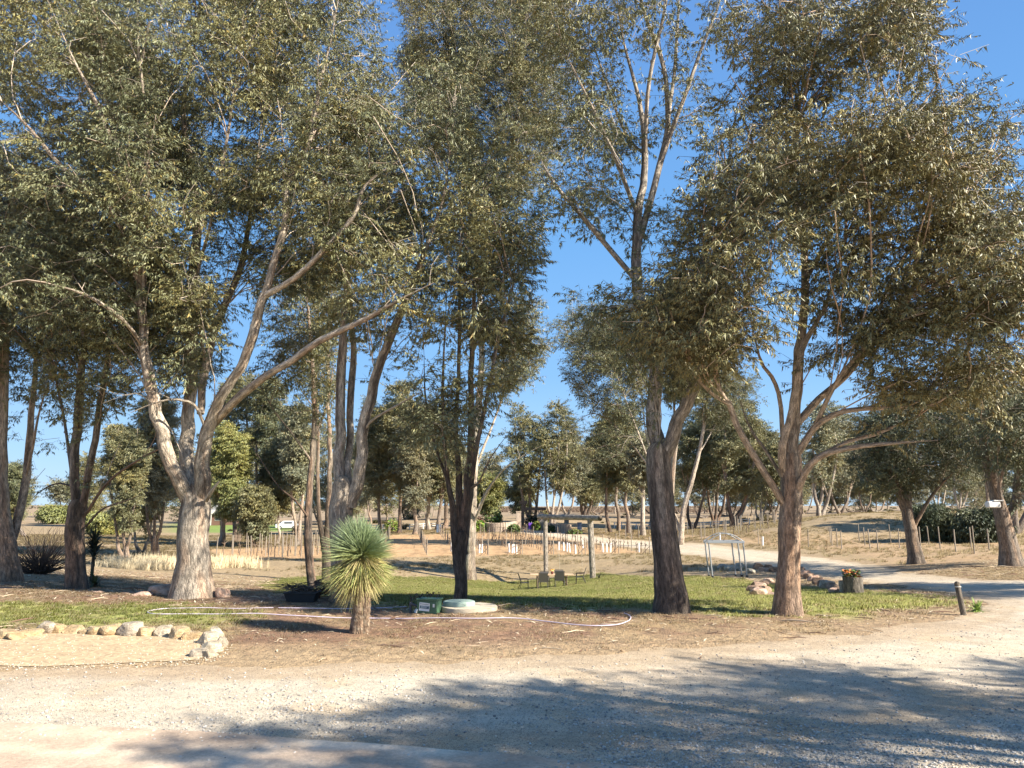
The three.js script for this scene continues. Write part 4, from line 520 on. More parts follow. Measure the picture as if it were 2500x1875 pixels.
// ---------------------------------------------------------------- rocks
function rockGeo(seed, w, h, d, tone) { // an angular boulder: sphere cut by random planes
  const r = rng(seed * 17 + 3), g = new THREE.IcosahedronGeometry(1, 5), p = g.attributes.position, n = p.count, cuts = [], col = new Float32Array(n * 3), v = V();
  for (let k = 0; k < 13; k++) cuts.push([V(r() - .5, (r() - .5) * .9, r() - .5).normalize(), .58 + .3 * r()]); cuts.push([V(0, -1, 0), .5], [V((r() - .5) * .3, 1, (r() - .5) * .3).normalize(), .62]);
  for (let i = 0; i < n; i++) { v.fromBufferAttribute(p, i); let k = 1; for (const [c, o] of cuts) { const q = v.dot(c); if (q > 0) k = Math.min(k, o / q); } k = Math.min(k, 1) * (1 + .06 * (fbm(v.x * 4 + seed, v.y * 4, v.z * 4) - .5) + .04 * (noise(v.x * 14, v.y * 14, v.z * 14 + seed) - .5));
    p.setXYZ(i, v.x * k * w * .62, (v.y * k + .5) * h * .9, v.z * k * d * .62); const t = fbm(v.x * 2.2 + seed, v.y * 3, v.z * 2.2, 3), t2 = noise(v.x * 6, v.y * 9 + seed, v.z * 6); let c = mix3(tone[0], tone[1], smooth(.35, .65, t)); c = mix3(c, tone[2], smooth(.62, .8, t2) * .7); col.set(c, i * 3); }
  g.setAttribute('color', new THREE.BufferAttribute(col, 3)); g.computeVertexNormals(); return g;
}
const STONE = { sand: [[.44, .315, .175], [.53, .41, .26], [.36, .25, .15]], grey: [[.36, .31, .25], [.48, .42, .34], [.22, .17, .13]], cream: [[.46, .39, .29], [.55, .485, .385], [.30, .24, .18]], pink: [[.48, .31, .23], [.58, .43, .34], [.25, .15, .11]], brown: [[.25, .16, .11], [.36, .25, .18], [.12, .08, .06]] };
function rock(px, py, w, h, tone, seed, label, group, sink = .065) { const p = pick(px, py); p.y -= sink; const d = w * (.7 + .3 * hash(seed, 1, 2)); p.z -= d * .3; return single('rock', rockGeo(seed, w, h, d, STONE[tone]), M.rock, label, 'rock', p, hash(seed, 5, 3) * .6 - .3, group); }
{ // sandstone edging of the sandy bed, from the picture's left edge to its heap
  const list = [[8, 1558, .55, .22, 'sand', 'small sandstone cut by the picture edge in the bed edging'], [32, 1562, .34, .2, 'sand', 'low ochre sandstone at the left end of the bed edging'], [70, 1553, .42, .2, 'sand', 'rounded ochre sandstone left of the tall greyish one'], [104, 1548, .47, .32, 'grey', 'tall greyish sandstone with a slanting top in the bed edging'], [139, 1547, .34, .27, 'sand', 'blocky ochre sandstone right of the tall slanting one'], [178, 1547, .48, .24, 'sand', 'long ochre sandstone with a sloping left side'], [205, 1548, .28, .16, 'sand', 'smallest wedge of sandstone in the bed edging'], [232, 1550, .38, .23, 'sand', 'rough ochre sandstone right of the smallest wedge'], [266, 1551, .42, .27, 'sand', 'smooth rounded ochre sandstone left of the grey boulder'], [311, 1552, .54, .33, 'grey', 'largest grey boulder in the middle of the bed edging'], [348, 1553, .44, .25, 'sand', 'pointed orange sandstone right of the grey boulder'], [392, 1554, .50, .27, 'cream', 'flat topped pale sandstone with an orange face'], [432, 1559, .38, .29, 'sand', 'upright cracked orange sandstone near the heap'], [466, 1562, .40, .22, 'sand', 'brown shaded sandstone touching the heap']];
  list.forEach(([x, y, w, h, t, l], i) => rock(x, y, w * .88, h * .86, t, 300 + i, l, 'sandstone edging rocks'));
  [[500, 1573, .42, .30, 'cream', 'white stone at the back of the corner heap'], [520, 1563, .38, .32, 'cream', 'tall pale stone topping the corner heap'], [538, 1580, .30, .26, 'grey', 'grey stone on the right side of the corner heap'], [512, 1591, .46, .26, 'cream', 'broad white stone in the middle of the corner heap'], [482, 1604, .34, .2, 'grey', 'grey stone at the front left of the corner heap'], [508, 1605, .34, .18, 'cream', 'pale stone at the front right of the corner heap'], [478, 1611, .16, .09, 'cream', 'little pale stone fallen in front of the corner heap'], [42, 1619, .14, .07, 'cream', 'little white stone lying alone on the sandy bed edge']].forEach(([x, y, w, h, t, l], i) => rock(x, y, w * .78, h * .85, t, 330 + i, l, 'corner heap of pale stones'));
  [[388, 1453, .62, .32, 'pink', 'large pink boulder left of the biggest trunk'], [345, 1454, .5, .16, 'pink', 'low flat pink stone beside the pink boulder'], [305, 1450, .35, .1, 'brown', 'flat brown stone half sunk in the dirt'], [235, 1447, .3, .1, 'pink', 'flat pink stone near the yucca foot'], [540, 1459, .34, .3, 'pink', 'leaning pale pink stone right of the biggest trunk'], [521, 1455, .24, .24, 'pink', 'small pink stone wedged at the biggest trunk']].forEach(([x, y, w, h, t, l], i) => rock(x, y, w, h, t, 350 + i, l, 'rocks at the foot of the biggest gum'));
  // garden borders across the lawn
  const r = rng(88); let k = 0; const row = (list, g, what) => list.forEach(([x, y, w, h, t], i) => rock(x, y, w, h, t ?? (r() < .4 ? 'pink' : 'brown'), 370 + k++, `${ORD[i]} stone from the ${what}`, g));
  row([[1855, 1455, .5, .3, 'pink'], [1872, 1449, .46, .3, 'pink'], [1842, 1447, .4, .28, 'brown'], [1857, 1440, .44, .32, 'pink'], [1848, 1433, .42, .28, 'brown'], [1868, 1430, .46, .26, 'brown'], [1880, 1424, .45, .26, 'pink'], [1886, 1456, .36, .18, 'pink']], 'stones left of the reddish trunk', 'near end of the border left of the reddish trunk');
  row([[1953, 1402, .6, .38, 'brown'], [1968, 1409, .5, .34, 'pink'], [1980, 1414, .5, .3, 'brown'], [1990, 1420, .46, .3, 'pink'], [2000, 1428, .5, .34, 'brown'], [2012, 1433, .46, .32, 'brown'], [2024, 1436, .5, .34, 'grey'], [2036, 1439, .44, .3, 'brown'], [2047, 1443, .42, .26, 'brown'], [2040, 1448, .34, .2, 'pink'], [2058, 1448, .36, .22, 'brown']], 'stones between the reddish trunk and the stump', 'reddish trunk along the border toward the stump');
  row([[1768, 1388, .6, .3, 'grey'], [1782, 1391, .5, .3, 'cream'], [1797, 1393, .5, .26, 'grey'], [1806, 1386, .5, .32, 'grey'], [1838, 1400, .5, .28, 'cream'], [1852, 1390, .6, .4, 'brown'], [1866, 1395, .5, .26, 'pink'], [1880, 1389, .5, .3, 'brown'], [1893, 1396, .5, .3, 'brown']], 'stones behind the metal arbour', 'metal arbour along the shaded far border');
}

// ---------------------------------------------------------------- spear-leaved plant
{ const p = pick(876, 1544), g = thing('grass_tree', 'spiky spear-leaved plant with round green head on a stubby ringed trunk', 'plant', p), s = new Soup(), r = rng(5);
  const P = [], R = []; for (let i = 0; i <= 26; i++) { const t = i / 26; P.push(V(.06 * t, t * .92 - .08, 0)); R.push((.178 - .02 * t + .03 * Math.pow(1 - t, 3)) * (1 + .05 * Math.sin(i * 2.4) + .03 * (i % 2))); }
  s.tube(P, R, 28, (q) => { const n = fbm(q.x * 9, q.y * 24, q.z * 9), b = mix3([.30, .215, .15], [.15, .095, .06], smooth(.35, .7, n)); return mix3(b, [.40, .33, .25], smooth(.6, .75, noise(q.x * 22, q.y * 40, q.z * 22)) * .8); }, .1, 3); part('trunk', s.geo(), M.bark, g);
  const c = V(.03, 1.46, 0), blades = (n, seed, lo, hi, len, col, droop) => { const q = new Soup(), rr = rng(seed); for (let k = 0; k < n; k++) { const el = lerp(lo, hi, Math.pow(rr(), .85)), yaw = rr() * 6.283, L = len * (.62 + .5 * rr()) * (1 + .16 * Math.cos(yaw - 2.6)), d = V(Math.cos(yaw) * Math.cos(el), Math.sin(el), Math.sin(yaw) * Math.cos(el)), side = V().crossVectors(d, V(rr() - .5, rr() - .5, rr() - .5)).normalize(), nn = V().crossVectors(side, d).normalize(), cc = col(rr(), el), w = .0042, i0 = q.count, st = c.clone().add(V(0, -.25 * (1 - (el - lo) / (hi - lo)) * (el < 0 ? 1 : .3), 0)), lat = (rr() - .5) * .28;
      for (let j = 0; j < 4; j++) { const t = j / 3, pp = st.clone().addScaledVector(d, .05 + L * t).add(V(lat * t * t, -droop * t * t * L * (.6 + .8 * rr() * 0.2), lat * t * t)), ww = w * (j === 3 ? .25 : 1); q.vert(pp.clone().addScaledVector(side, ww), nn, 0, 0, cc); q.vert(pp.clone().addScaledVector(side, -ww), nn, 0, 0, cc); }
      for (let j = 0; j < 3; j++) q.i.push(i0 + j * 2, i0 + j * 2 + 1, i0 + j * 2 + 2, i0 + j * 2 + 2, i0 + j * 2 + 1, i0 + j * 2 + 3); } return q.geo(); };
  tag(part('crown', blades(4200, 11, -.6, 1.55, .66, (t, el) => mix3(mix3([.33, .33, .10], [.24, .29, .10], t), mix3([.19, .25, .10], [.27, .34, .20], t), smooth(-.3, .7, el)), .16), M.grass, g), null, null, null, 'stuff');
  tag(part('dry_skirt', blades(1700, 12, -1.15, -.2, .62, (t) => mix3([.40, .37, .12], [.46, .37, .19], t), .3), M.grass, g, 'yellowing lower leaves hanging round the trunk'), null, null, null, 'stuff');
  tag(part('dead_leaves', blades(420, 13, -1.5, -.7, .55, (t) => mix3([.26, .17, .09], [.36, .27, .15], t), .25), M.grass, g, 'withered brown leaves'), null, null, null, 'stuff');
}
// ---------------------------------------------------------------- pump box, tank lid, hose, tub
const steel = std({ color: lin(.30, .32, .34), roughness: .5, metalness: .4 }), black = std({ color: lin(.02, .02, .022), roughness: .6 }), whiteP = std({ color: lin(.72, .70, .66), roughness: .6 });
const canvasTex = (w, h, draw) => { const c = document.createElement('canvas'); c.width = w; c.height = h; draw(c.getContext('2d')); const t = new THREE.CanvasTexture(c); t.colorSpace = THREE.SRGBColorSpace; return t; };
{ const p = pick(1048, 1496), K = -p.z / F, g = thing('pump_box', 'green pump box with a warning sign beside the concrete tank slab', 'pump box', p, -.28);
  const green = std({ color: lin(.075, .15, .085), roughness: .55 }), w = 50 * K, h = 34 * K, d = .34;
  part('body', box(w, h * .86, d, 0, h * .43, 0, .012), green, g); part('lid', box(w * 1.07, h * .12, d * 1.1, 0, h * .93, 0, .01), green, g);
  const sign = canvasTex(256, 190, (x) => { x.fillStyle = '#dfe3e4'; x.fillRect(0, 0, 256, 190); x.fillStyle = '#2c3a44'; x.font = 'bold 46px sans-serif'; x.textAlign = 'center'; x.fillText('WARNING', 128, 50); x.fillStyle = '#46606e'; x.fillRect(12, 66, 232, 70); x.fillStyle = '#cfd8dc'; for (let k = 0; k < 3; k++) x.fillRect(40, 78 + k * 18, 176 - k * 20, 6); });
  const sg = new THREE.PlaneGeometry(w * .52, h * .55); const sgn = part('sign', sg, std({ map: sign, roughness: .5, side: THREE.DoubleSide }), g, 'white warning sign'); sgn.position.set(-w * .1, h * .45, d / 2 + .012); sgn.rotation.z = -.07;
  part('label_plate', box(w * .09, h * .22, .006, w * .36, h * .55, d / 2 + .004, 0), whiteP, g);
  const pump = []; const a = V(-w * .92, 0, .05); pump.push(rod(a, a.clone().add(V(0, h * .7, 0)), .035, .03), rod(a.clone().add(V(0, h * .55, 0)), V(-w * .5, h * .45, .05), .028), rod(a.clone().add(V(0, h * .62, 0)), a.clone().add(V(.16, h * .45, 0)), .03)); part('pump_fitting', join(pump), std({ color: lin(.09, .085, .09), roughness: .6 }), g);
  for (const [x0, o] of [[-.62, 0], [-.52, .05]]) { const c = new THREE.CatmullRomCurve3([V(w * x0, .01, .12 + o), V(w * (x0 + .02), h * .12, .12 + o), V(w * (x0 + .07), h * .25, .1 + o), V(w * (x0 + .14), h * .3, .05)]); part('pipe', new THREE.TubeGeometry(c, 10, .022, 8), whiteP, g); }
  // withered leaves caught on top
  const leafy = (seed, x, y, z, n) => { const s = new Soup(), r = rng(seed); for (let k = 0; k < n; k++) { const o = V(x + (r() - .5) * .1, y, z), t = o.clone().add(V((r() - .4) * .14, .05 + r() * .09, (r() - .5) * .1)), e = t.clone().add(V((r() - .3) * .12, (r() - .6) * .1, (r() - .5) * .08)), sd = V(r() - .5, r(), r() - .5).normalize(), i0 = s.count, nn = V(0, .3, 1).normalize(); for (const [q, ww] of [[o, .006], [t, .022], [e, .004]]) { s.vert(q.clone().addScaledVector(sd, ww), nn, 0, 0, [.03, .022, .02]); s.vert(q.clone().addScaledVector(sd, -ww), nn, 0, 0, [.03, .022, .02]); } for (const j of [0, 2]) s.i.push(i0 + j, i0 + j + 1, i0 + j + 2, i0 + j + 2, i0 + j + 1, i0 + j + 3); } return s.geo(); };
  part('dead_leaves', leafy(3, -w * .02, h, 0, 9), M.grass, g); part('dead_leaves', leafy(4, w * .4, h, 0, 5), M.grass, g); part('dead_leaves', leafy(5, -w * .56, h * .9, 0, 6), M.grass, g); part('dead_leaves', leafy(6, -w * .9, h * .72, 0, 6), M.grass, g);
  const q = pick(1143, 1494), slab = thing('tank_slab', 'round concrete tank slab with a pale green fibreglass cover', 'tank slab', q.clone().add(V(0, 0, -.35)));
  const R = 68 * K; const pr = (l) => new THREE.LatheGeometry(l.map(([x, y]) => new THREE.Vector2(x, y)), 40);
  part('slab', pr([[0, .1], [R * .97, .1], [R, .085], [R, -.15]]), std({ map: fineMap, color: lin(.62, .54, .43), bumpMap: soilBump, bumpScale: .01 }), slab);
  const cov = part('cover', pr([[0, .115], [R * .50, .10], [R * .56, .085], [R * .57, 0]]), std({ color: lin(.27, .35, .30), roughness: .6 }), slab); cov.position.set(-R * .36, .103, -.05);
}
function onLine(list, up) { const pts = list.map(([x, y]) => pick(x, y)), c = new THREE.CatmullRomCurve3(pts, false, 'centripetal'), out = []; for (const q of c.getPoints(90)) out.push(onGround(q.x, q.z, up)); return new THREE.CatmullRomCurve3(out); }
single('garden_hose', new THREE.TubeGeometry(onLine([[992, 1484], [930, 1487], [860, 1489], [760, 1488], [640, 1487], [480, 1487], [400, 1489], [366, 1494], [362, 1499], [380, 1502], [460, 1502], [600, 1501], [720, 1506], [850, 1512], [1000, 1513], [1150, 1513], [1270, 1513], [1330, 1520], [1400, 1528], [1450, 1531], [1500, 1529], [1530, 1521], [1540, 1510], [1532, 1503], [1524, 1500]], .028), 260, .0105, 8), std({ color: lin(.58, .50, .60), roughness: .5 }), 'long lilac garden hose looping across the dirt to the pump', 'hose');
function sticks(seed, n, w, h, d, cols, len, rad) { const s = new Soup(), r = rng(seed); for (let k = 0; k < n; k++) { const a = V((r() - .5) * w, r() * h * .5, (r() - .5) * d), yaw = r() * 6.28, L = len * (.4 + r()), b = a.clone().add(V(Math.cos(yaw) * L, (r() - .25) * L * .5, Math.sin(yaw) * L * .5)), m = a.clone().lerp(b, .5).add(V(0, (r() - .3) * .08, 0)), c = cols[Math.floor(r() * cols.length)]; b.y = Math.max(b.y, .0); s.tube([a, m, b], [rad, rad * .8, rad * .3], 4, () => c); } return s.geo(); }
{ const p = pick(731, 1471), K = -p.z / F, g = thing('plastic_tub', 'black plastic tub heaped with dark sticks beside the slim trunk', 'tub', p.clone().add(V(0, 0, -.25)));
  const tub = (wt, wb, h, d, t) => { const out = []; const sh = new THREE.BoxGeometry(wt, h, d); const a = sh.attributes.position; for (let i = 0; i < a.count; i++) if (a.getY(i) < 0) { a.setX(i, a.getX(i) * wb / wt); a.setZ(i, a.getZ(i) * .85); } sh.translate(0, h / 2, 0); sh.computeVertexNormals(); return sh; };
  const w = 76 * K; part('body', tub(w, w * .82, .22, .5), black, g); part('rim', box(w * 1.05, .03, .54, 0, .225, 0, .01), black, g);
  const st = single('stick_heap', sticks(8, 120, w * .9, .26, .4, [[.05, .04, .035], [.10, .08, .065], [.16, .13, .10]], .45, .011), M.twig, 'tangle of dark dry sticks heaped in the black tub', 'sticks', p.clone().add(V(0, .235, -.25))); st.userData.kind = 'stuff';
  const q = pick(796, 1462), hb = single('firewood_heap', (() => { const L = [], r = rng(9); for (let k = 0; k < 34; k++) { const a = V((r() - .5) * .7, .05 + r() * .5 * (1 - Math.abs(r() - .5)), (r() - .5) * .3), L2 = .12 + r() * .18; const gg = new THREE.CylinderGeometry(.035 + r() * .03, .04 + r() * .03, L2, 8); gg.rotateX(1.2 + r() * .7); gg.rotateY((r() - .5) * 1.4); gg.translate(a.x, a.y, a.z); L.push(gg); } return join(L); })(), std({ map: woodMap, color: lin(.20, .10, .06), roughness: .95 }), 'heap of reddish brown cut wood against the slim trunks', 'firewood', q.clone().add(V(0, 0, -.3))); hb.userData.kind = 'stuff';
}
// ---------------------------------------------------------------- table and chairs
{ const p = pick(1348, 1437), d = -p.z, K = d / F, c = p.clone().add(V(0, 0, -.35));
  const t = thing('picnic_table', 'long pale timber table with dark trestle legs on the lawn', 'table', c), L = 2.45, top = .76; c.y = ground(c.x, c.z); t.position.copy(c);
  for (let k = 0; k < 5; k++) part('plank', box(L * (k % 2 ? .985 : 1), .05, .165, 0, top, (k - 2) * .172, .008), M.woodPale, t);
  for (const s of [-1, 1]) { for (const q of [-1, 1]) part('leg', rod(V(s * .82, -.02, q * .3), V(s * .82, top - .03, q * .3), .04, .04, 6), M.woodDark, t); part('crossbar', box(.09, .09, .8, s * .82, top - .07, 0), M.woodDark, t); }
  for (const s of [-1, 1]) part('brace', rod(V(s * .82, .3, 0), V(s * .15, top - .04, 0), .03, .03, 6), M.woodDark, t);
  const frameM = std({ color: lin(.035, .033, .032), roughness: .45, metalness: .3 }), sling = std({ color: lin(.075, .07, .068), roughness: .8 });
  const proto = new THREE.Group(); { // seat faces +z
    for (const s of [-1, 1]) { part('leg', rod(V(s * .25, 0, .24), V(s * .25, .62, .20), .014), frameM, proto); part('leg', rod(V(s * .25, 0, -.34), V(s * .25, .44, -.16), .014), frameM, proto); part('armrest', join([rod(V(s * .25, .62, .22), V(s * .26, .64, -.22), .016), rod(V(s * .25, .42, -.16), V(s * .25, .92, -.34), .014)]), frameM, proto); }
    const seat = box(.46, .02, .44, 0, .42, .03); part('seat', seat, sling, proto); const b = box(.46, .5, .02, 0, .25, 0); b.rotateX(-.34); b.translate(0, .43, -.17); part('backrest', b, sling, proto); part('top_rail', rod(V(-.25, .93, -.35), V(.25, .93, -.35), .014), frameM, proto); }
  const put = (dx, dz, turn, label) => { const g = proto.clone(); g.name = numbered('patio_chair'); g.position.copy(onGround(c.x + dx, c.z + dz)); g.rotation.y = turn; scene.add(g); tag(g, label, 'chair', 'chairs round the timber table'); };
  put(-.52, .85, Math.PI, 'dark sling chair with its back to us, left of two before the table'); put(.40, .85, Math.PI - .05, 'dark sling chair with its back to us, right of two before the table'); put(-.35, -.85, .06, 'dark sling chair behind the table beside the flower pot'); put(.48, -.85, 0, 'dark sling chair behind the table toward the bent right end'); put(-1.55, .05, Math.PI / 2 + .1, 'dark sling chair seen side on at the left table end'); put(1.6, .05, -Math.PI / 2 - .15, 'dark sling chair seen side on at the right table end');
  const pot = thing('flower_pot', 'small red pot of orange flowers on the timber table', 'flower pot', c.clone().add(V(.02, top + .025, .1))); part('pot', new THREE.LatheGeometry([[.0, 0], [.06, 0], [.08, .14], [.07, .14]].map((q) => new THREE.Vector2(...q)), 14), std({ color: lin(.14, .03, .03), roughness: .5 }), pot);
  for (let k = 0; k < 9; k++) { const a = k * 2.4, fl = new THREE.IcosahedronGeometry(.05, 1); const m = part('flower', fl, std({ color: k % 3 ? lin(.75, .32, .06) : lin(.8, .5, .2), roughness: .8 }), pot); m.position.set(Math.cos(a) * .07 * (k ? 1 : 0), .19 + .03 * (k % 3), Math.sin(a) * .07); m.scale.set(1, .7, 1); }
}
// ---------------------------------------------------------------- timber frame, saplings, arbour
{ const a = pick(1331, 1402), b = pick(1448, 1413), g = thing('timber_frame', 'weathered timber frame of two round posts and a log beam', 'frame', a), topY = at(1340, 1266, -a.z).y - a.y, q = b.clone().sub(a), d = -a.z;
  const s = (P, R, seed) => { const z = new Soup(); z.tube(P, R, 14, (p) => mix3([.48, .435, .38], [.27, .235, .20], fbm(p.x * 6, p.y * 2, p.z * 6)), .1, seed); return z.geo(); };
  const line = (u, v, n) => Array.from({ length: n + 1 }, (_, i) => u.clone().lerp(v, i / n));
  part('post', s(line(V(.05, -.3, 0), V(.03, topY, 0), 12), Array(13).fill(.16), 1), M.bark, g); const t2 = V(q.x - .12, topY, q.z); part('post', s(line(V(q.x, q.y - .3, q.z), t2, 12), Array(13).fill(.19), 2), M.bark, g);
  const dir = t2.clone().sub(V(.03, topY, 0)).normalize(), e0 = V(.03, topY + .13, 0).addScaledVector(dir, -1.05), e1 = t2.clone().add(V(0, .10, 0)).addScaledVector(dir, 1.25); part('beam', s([e0.clone().addScaledVector(dir, -.001), ...line(e0, e1, 14), e1.clone().addScaledVector(dir, .001)], [.001, ...Array(15).fill(.17), .001], 5), M.bark, g);
  for (const [px, py, h, l] of [[1366, 1393, 2.0, 'bare forked sapling behind the table between the timber posts'], [1421, 1383, 1.7, 'bare forked sapling just left of the right timber post']]) { const p = pick(px, py), t = thing('sapling', l, 'sapling', p, 0, 'young bare saplings'), z = new Soup(), cc = () => [.42, .36, .27]; z.tube([V(0, -.1, 0), V(.01, h * .5, 0)], [.022, .016], 6, cc); part('trunk', z.geo(), M.twig, t); for (const [x, y] of [[-.42, 1], [.04, 1.02], [-.2, .78]]) { const y2 = new Soup(); y2.tube([V(.01, h * .46, 0), V(x * .4, h * .68, .05), V(x, h * y, .1 * x)], [.014, .011, .004], 5, cc); part('branch', y2.geo(), M.twig, t); } }
  const pl = pick(1463, 1413); spiky('strappy_plant', 'small dark strappy plant at the foot of the right timber post', pl, 40, .45, [.06, .06, .03], 5);
}
function spiky(name, label, p, n, len, col, seed, stem = 0, droop = .5) { const g = thing(name, label, 'plant', p), q = new Soup(), r = rng(seed); if (stem) { const z = new Soup(); z.tube([V(0, -.1, 0), V(.02, stem, 0)], [.06, .05], 8, () => [.14, .11, .08], .1); part('stem', z.geo(), M.bark, g); }
  for (let k = 0; k < n; k++) { const yaw = r() * 6.283, el = lerp(-.15, 1.4, r()), h = stem * (.55 + .45 * r()), L = len * (.7 + .4 * r()), d = V(Math.cos(yaw) * Math.cos(el), Math.sin(el), Math.sin(yaw) * Math.cos(el)), side = V(-Math.sin(yaw), 0, Math.cos(yaw)), i0 = q.count, w = len * .035, b = .8 + .5 * r(); for (let j = 0; j < 4; j++) { const t = j / 3, pp = V(0, h, 0).addScaledVector(d, L * t).add(V(0, -droop * t * t * L * Math.cos(el), 0)), ww = w * [1, 1.1, .8, .1][j], nn = V().crossVectors(side, d).normalize(); if (nn.y < 0) nn.negate(); q.vert(pp.clone().addScaledVector(side, ww), nn, 0, 0, col.map((c) => c * b)); q.vert(pp.clone().addScaledVector(side, -ww), nn, 0, 0, col.map((c) => c * b)); }
    for (let j = 0; j < 3; j++) q.i.push(i0 + j * 2, i0 + j * 2 + 2, i0 + j * 2 + 1, i0 + j * 2 + 2, i0 + j * 2 + 3, i0 + j * 2 + 1); } tag(part('leaves', q.geo(), M.grass, g), null, null, null, 'stuff'); return g; }
{ const p = pick(1740, 1411), p2 = pick(1822, 1409), w = p2.x - p.x, d = -p.z, h = at(1740, 1326, d).y - p.y, g = thing('metal_arbour', 'galvanised metal arbour with four legs and an arched top', 'arbour', p), gal = std({ color: lin(.29, .305, .33), roughness: .5, metalness: .4 }), dep = .75;
  const xs = [[-.04, .1], [w - .18, .1], [w, 0], [.0, -dep], [w - .1, -dep]]; for (const [x, z] of [[0, 0], [w, 0], [.02, -dep], [w - .32, -dep], [w - .16, -dep * .4]]) { part('leg', rod(V(x, ground(p.x + x, p.z + z) - p.y - .1, z), V(x - .12, h, z), .036, .036, 10), gal, g); const cap = part('foot', rod(V(x, ground(p.x + x, p.z + z) - p.y - .02, z), V(x, ground(p.x + x, p.z + z) - p.y + .1, z), .06, .06, 10), black, g); }
  part('rail', box(w + .12, .11, .06, w / 2 - .12, h + .05, .02), gal, g); part('rail', box(w + .12, .14, .06, w / 2 - .12, h + .05, -dep), gal, g);
  for (const z of [.02, -dep]) { const c = new THREE.CatmullRomCurve3([0, .25, .5, .75, 1].map((t) => V(-.12 + w * t, h + .1 + .36 * Math.sin(t * Math.PI), z))); part('arch', new THREE.TubeGeometry(c, 24, .022, 6), gal, g); }
  for (const t of [.25, .5, .75]) part('crossbar', rod(V(-.12 + w * t, h + .1 + .36 * Math.sin(t * Math.PI), .02), V(-.12 + w * t, h + .1 + .36 * Math.sin(t * Math.PI), -dep), .016), gal, g);
}
{ const p = pick(2092, 1451), K = -p.z / F, g = thing('stump_planter', 'grey hollow stump planter with orange flowers at the border end', 'planter', p.clone().add(V(0, 0, -.25))); const s = new Soup();
  s.tube([0, .15, .3, .45, .58].map((y) => V(0, y - .05, 0)), [.36, .33, .31, .32, .33], 20, (q) => mix3([.30, .27, .23], [.14, .11, .09], fbm(q.x * 9, q.y * 2, q.z * 9)), .25, 4); part('stump', s.geo(), M.bark, g); part('soil', new THREE.CylinderGeometry(.3, .3, .03, 18).translate(0, .48, 0), std({ color: lin(.06, .04, .03) }), g);
  const fl = (c, n, sd) => { const q = new Soup(), r = rng(sd); for (let k = 0; k < n; k++) { const o = V((r() - .5) * .5, .5 + r() * .24, (r() - .5) * .4), a = r() * 6.28, e = .035 + r() * .03, u = V(Math.cos(a), .4, Math.sin(a)).normalize(), v = V(-Math.sin(a), .3, Math.cos(a)), nn = V().crossVectors(v, u).normalize(), i0 = q.count; for (const [x, y] of [[-1, 0], [0, 1], [1, 0], [0, -1]]) q.vert(o.clone().addScaledVector(u, x * e).addScaledVector(v, y * e), nn, 0, 0, c); q.i.push(i0, i0 + 1, i0 + 2, i0, i0 + 2, i0 + 3); } return q.geo(); };
  tag(part('flowers', fl([.70, .22, .05], 60, 2), M.grass, g, 'orange flowers'), null, null, null, 'stuff'); tag(part('foliage', fl([.10, .14, .03], 120, 3), M.grass, g), null, null, null, 'stuff');
  const pot = pick(2067, 1450); single('striped_pot', new THREE.LatheGeometry([[0, 0], [.15, 0], [.17, .1], [.16, .2], [.18, .3], [.17, .42], [.13, .42]].map((q) => new THREE.Vector2(...q)), 18), std({ map: woodMap, color: lin(.45, .45, .43), roughness: .8 }), 'ribbed grey pot standing left of the stump planter', 'pot', pot.add(V(0, -.02, -.12)));
}
{ const p = pick(2354, 1502), g = thing('bollard', 'leaning round timber bollard at the driveway bend', 'bollard', p), h = 76 * -p.z / F / .98, s = new Soup(); s.tube([0, .3, .6, .9, .97, 1].map((t) => V(-.10 * t, h * t - .08 * (1 - t), 0)), [.06, .06, .058, .058, .05, .01], 14, (q) => mix3([.27, .24, .20], [.15, .125, .10], fbm(q.x * 20, q.y * 3, q.z * 20)), .06, 3); part('post', s.geo(), M.bark, g); const band = new THREE.TorusGeometry(.061, .012, 6, 20); band.rotateX(Math.PI / 2); band.translate(-.085, h * .84, 0); part('band', band, std({ color: lin(.5, .48, .44), roughness: .5 }), g);
  spiky('strappy_plant', 'bright green strappy plant beside the leaning bollard', pick(2386, 1493), 90, .42, [.24, .33, .07], 31, 0, .8); }
spiky('yucca', 'tall dark yucca with spiky rosettes behind the dark forked trunk', pick(222, 1425), 150, .72, [.035, .045, .025], 21, 1.55, .3);
spiky('yucca', 'low spreading green yucca at the foot of the taller one', pick(230, 1434), 90, .62, [.06, .085, .035], 22, .1, .6);
{ const p = atD(2414, 0 + 34), q = at(2424, 1232, 33.2), g = thing('floodlight', 'white floodlight fixed to the leaning grey trunk', 'floodlight', q); part('housing', box(.55, .28, .3, 0, 0, 0, .06), whiteP, g); part('visor', box(.42, .05, .34, .18, .17, 0), whiteP, g); part('bracket', rod(V(.1, 0, 0), V(.35, -.1, -.5), .03), steel, g); }
// dark bare shrub behind the left trees
{ const g = thing('bare_shrub', 'dark leafless tangled shrub between the two left trunks', 'shrub', pick(95, 1405)); tag(part('branches', (() => { const s = new Soup(), r = rng(6); for (let k = 0; k < 260; k++) { const yaw = r() * 6.283, el = .25 + r() * 1.1, L = 1.1 + r() * 1.2, d = V(Math.cos(yaw) * Math.cos(el) * 1.15, Math.sin(el), Math.sin(yaw) * Math.cos(el)), P = [V(0, 0, 0)]; for (let j = 1; j < 5; j++) P.push(d.clone().multiplyScalar(L * j / 4).add(V((r() - .5) * .25 * j / 2, (r() - .5) * .25, (r() - .5) * .25 * j / 2))); s.tube(P, [.02, .014, .01, .007, .003], 4, () => [.085, .06, .05]); } return s.geo(); })(), M.twig, g), null, null, null, 'stuff'); }

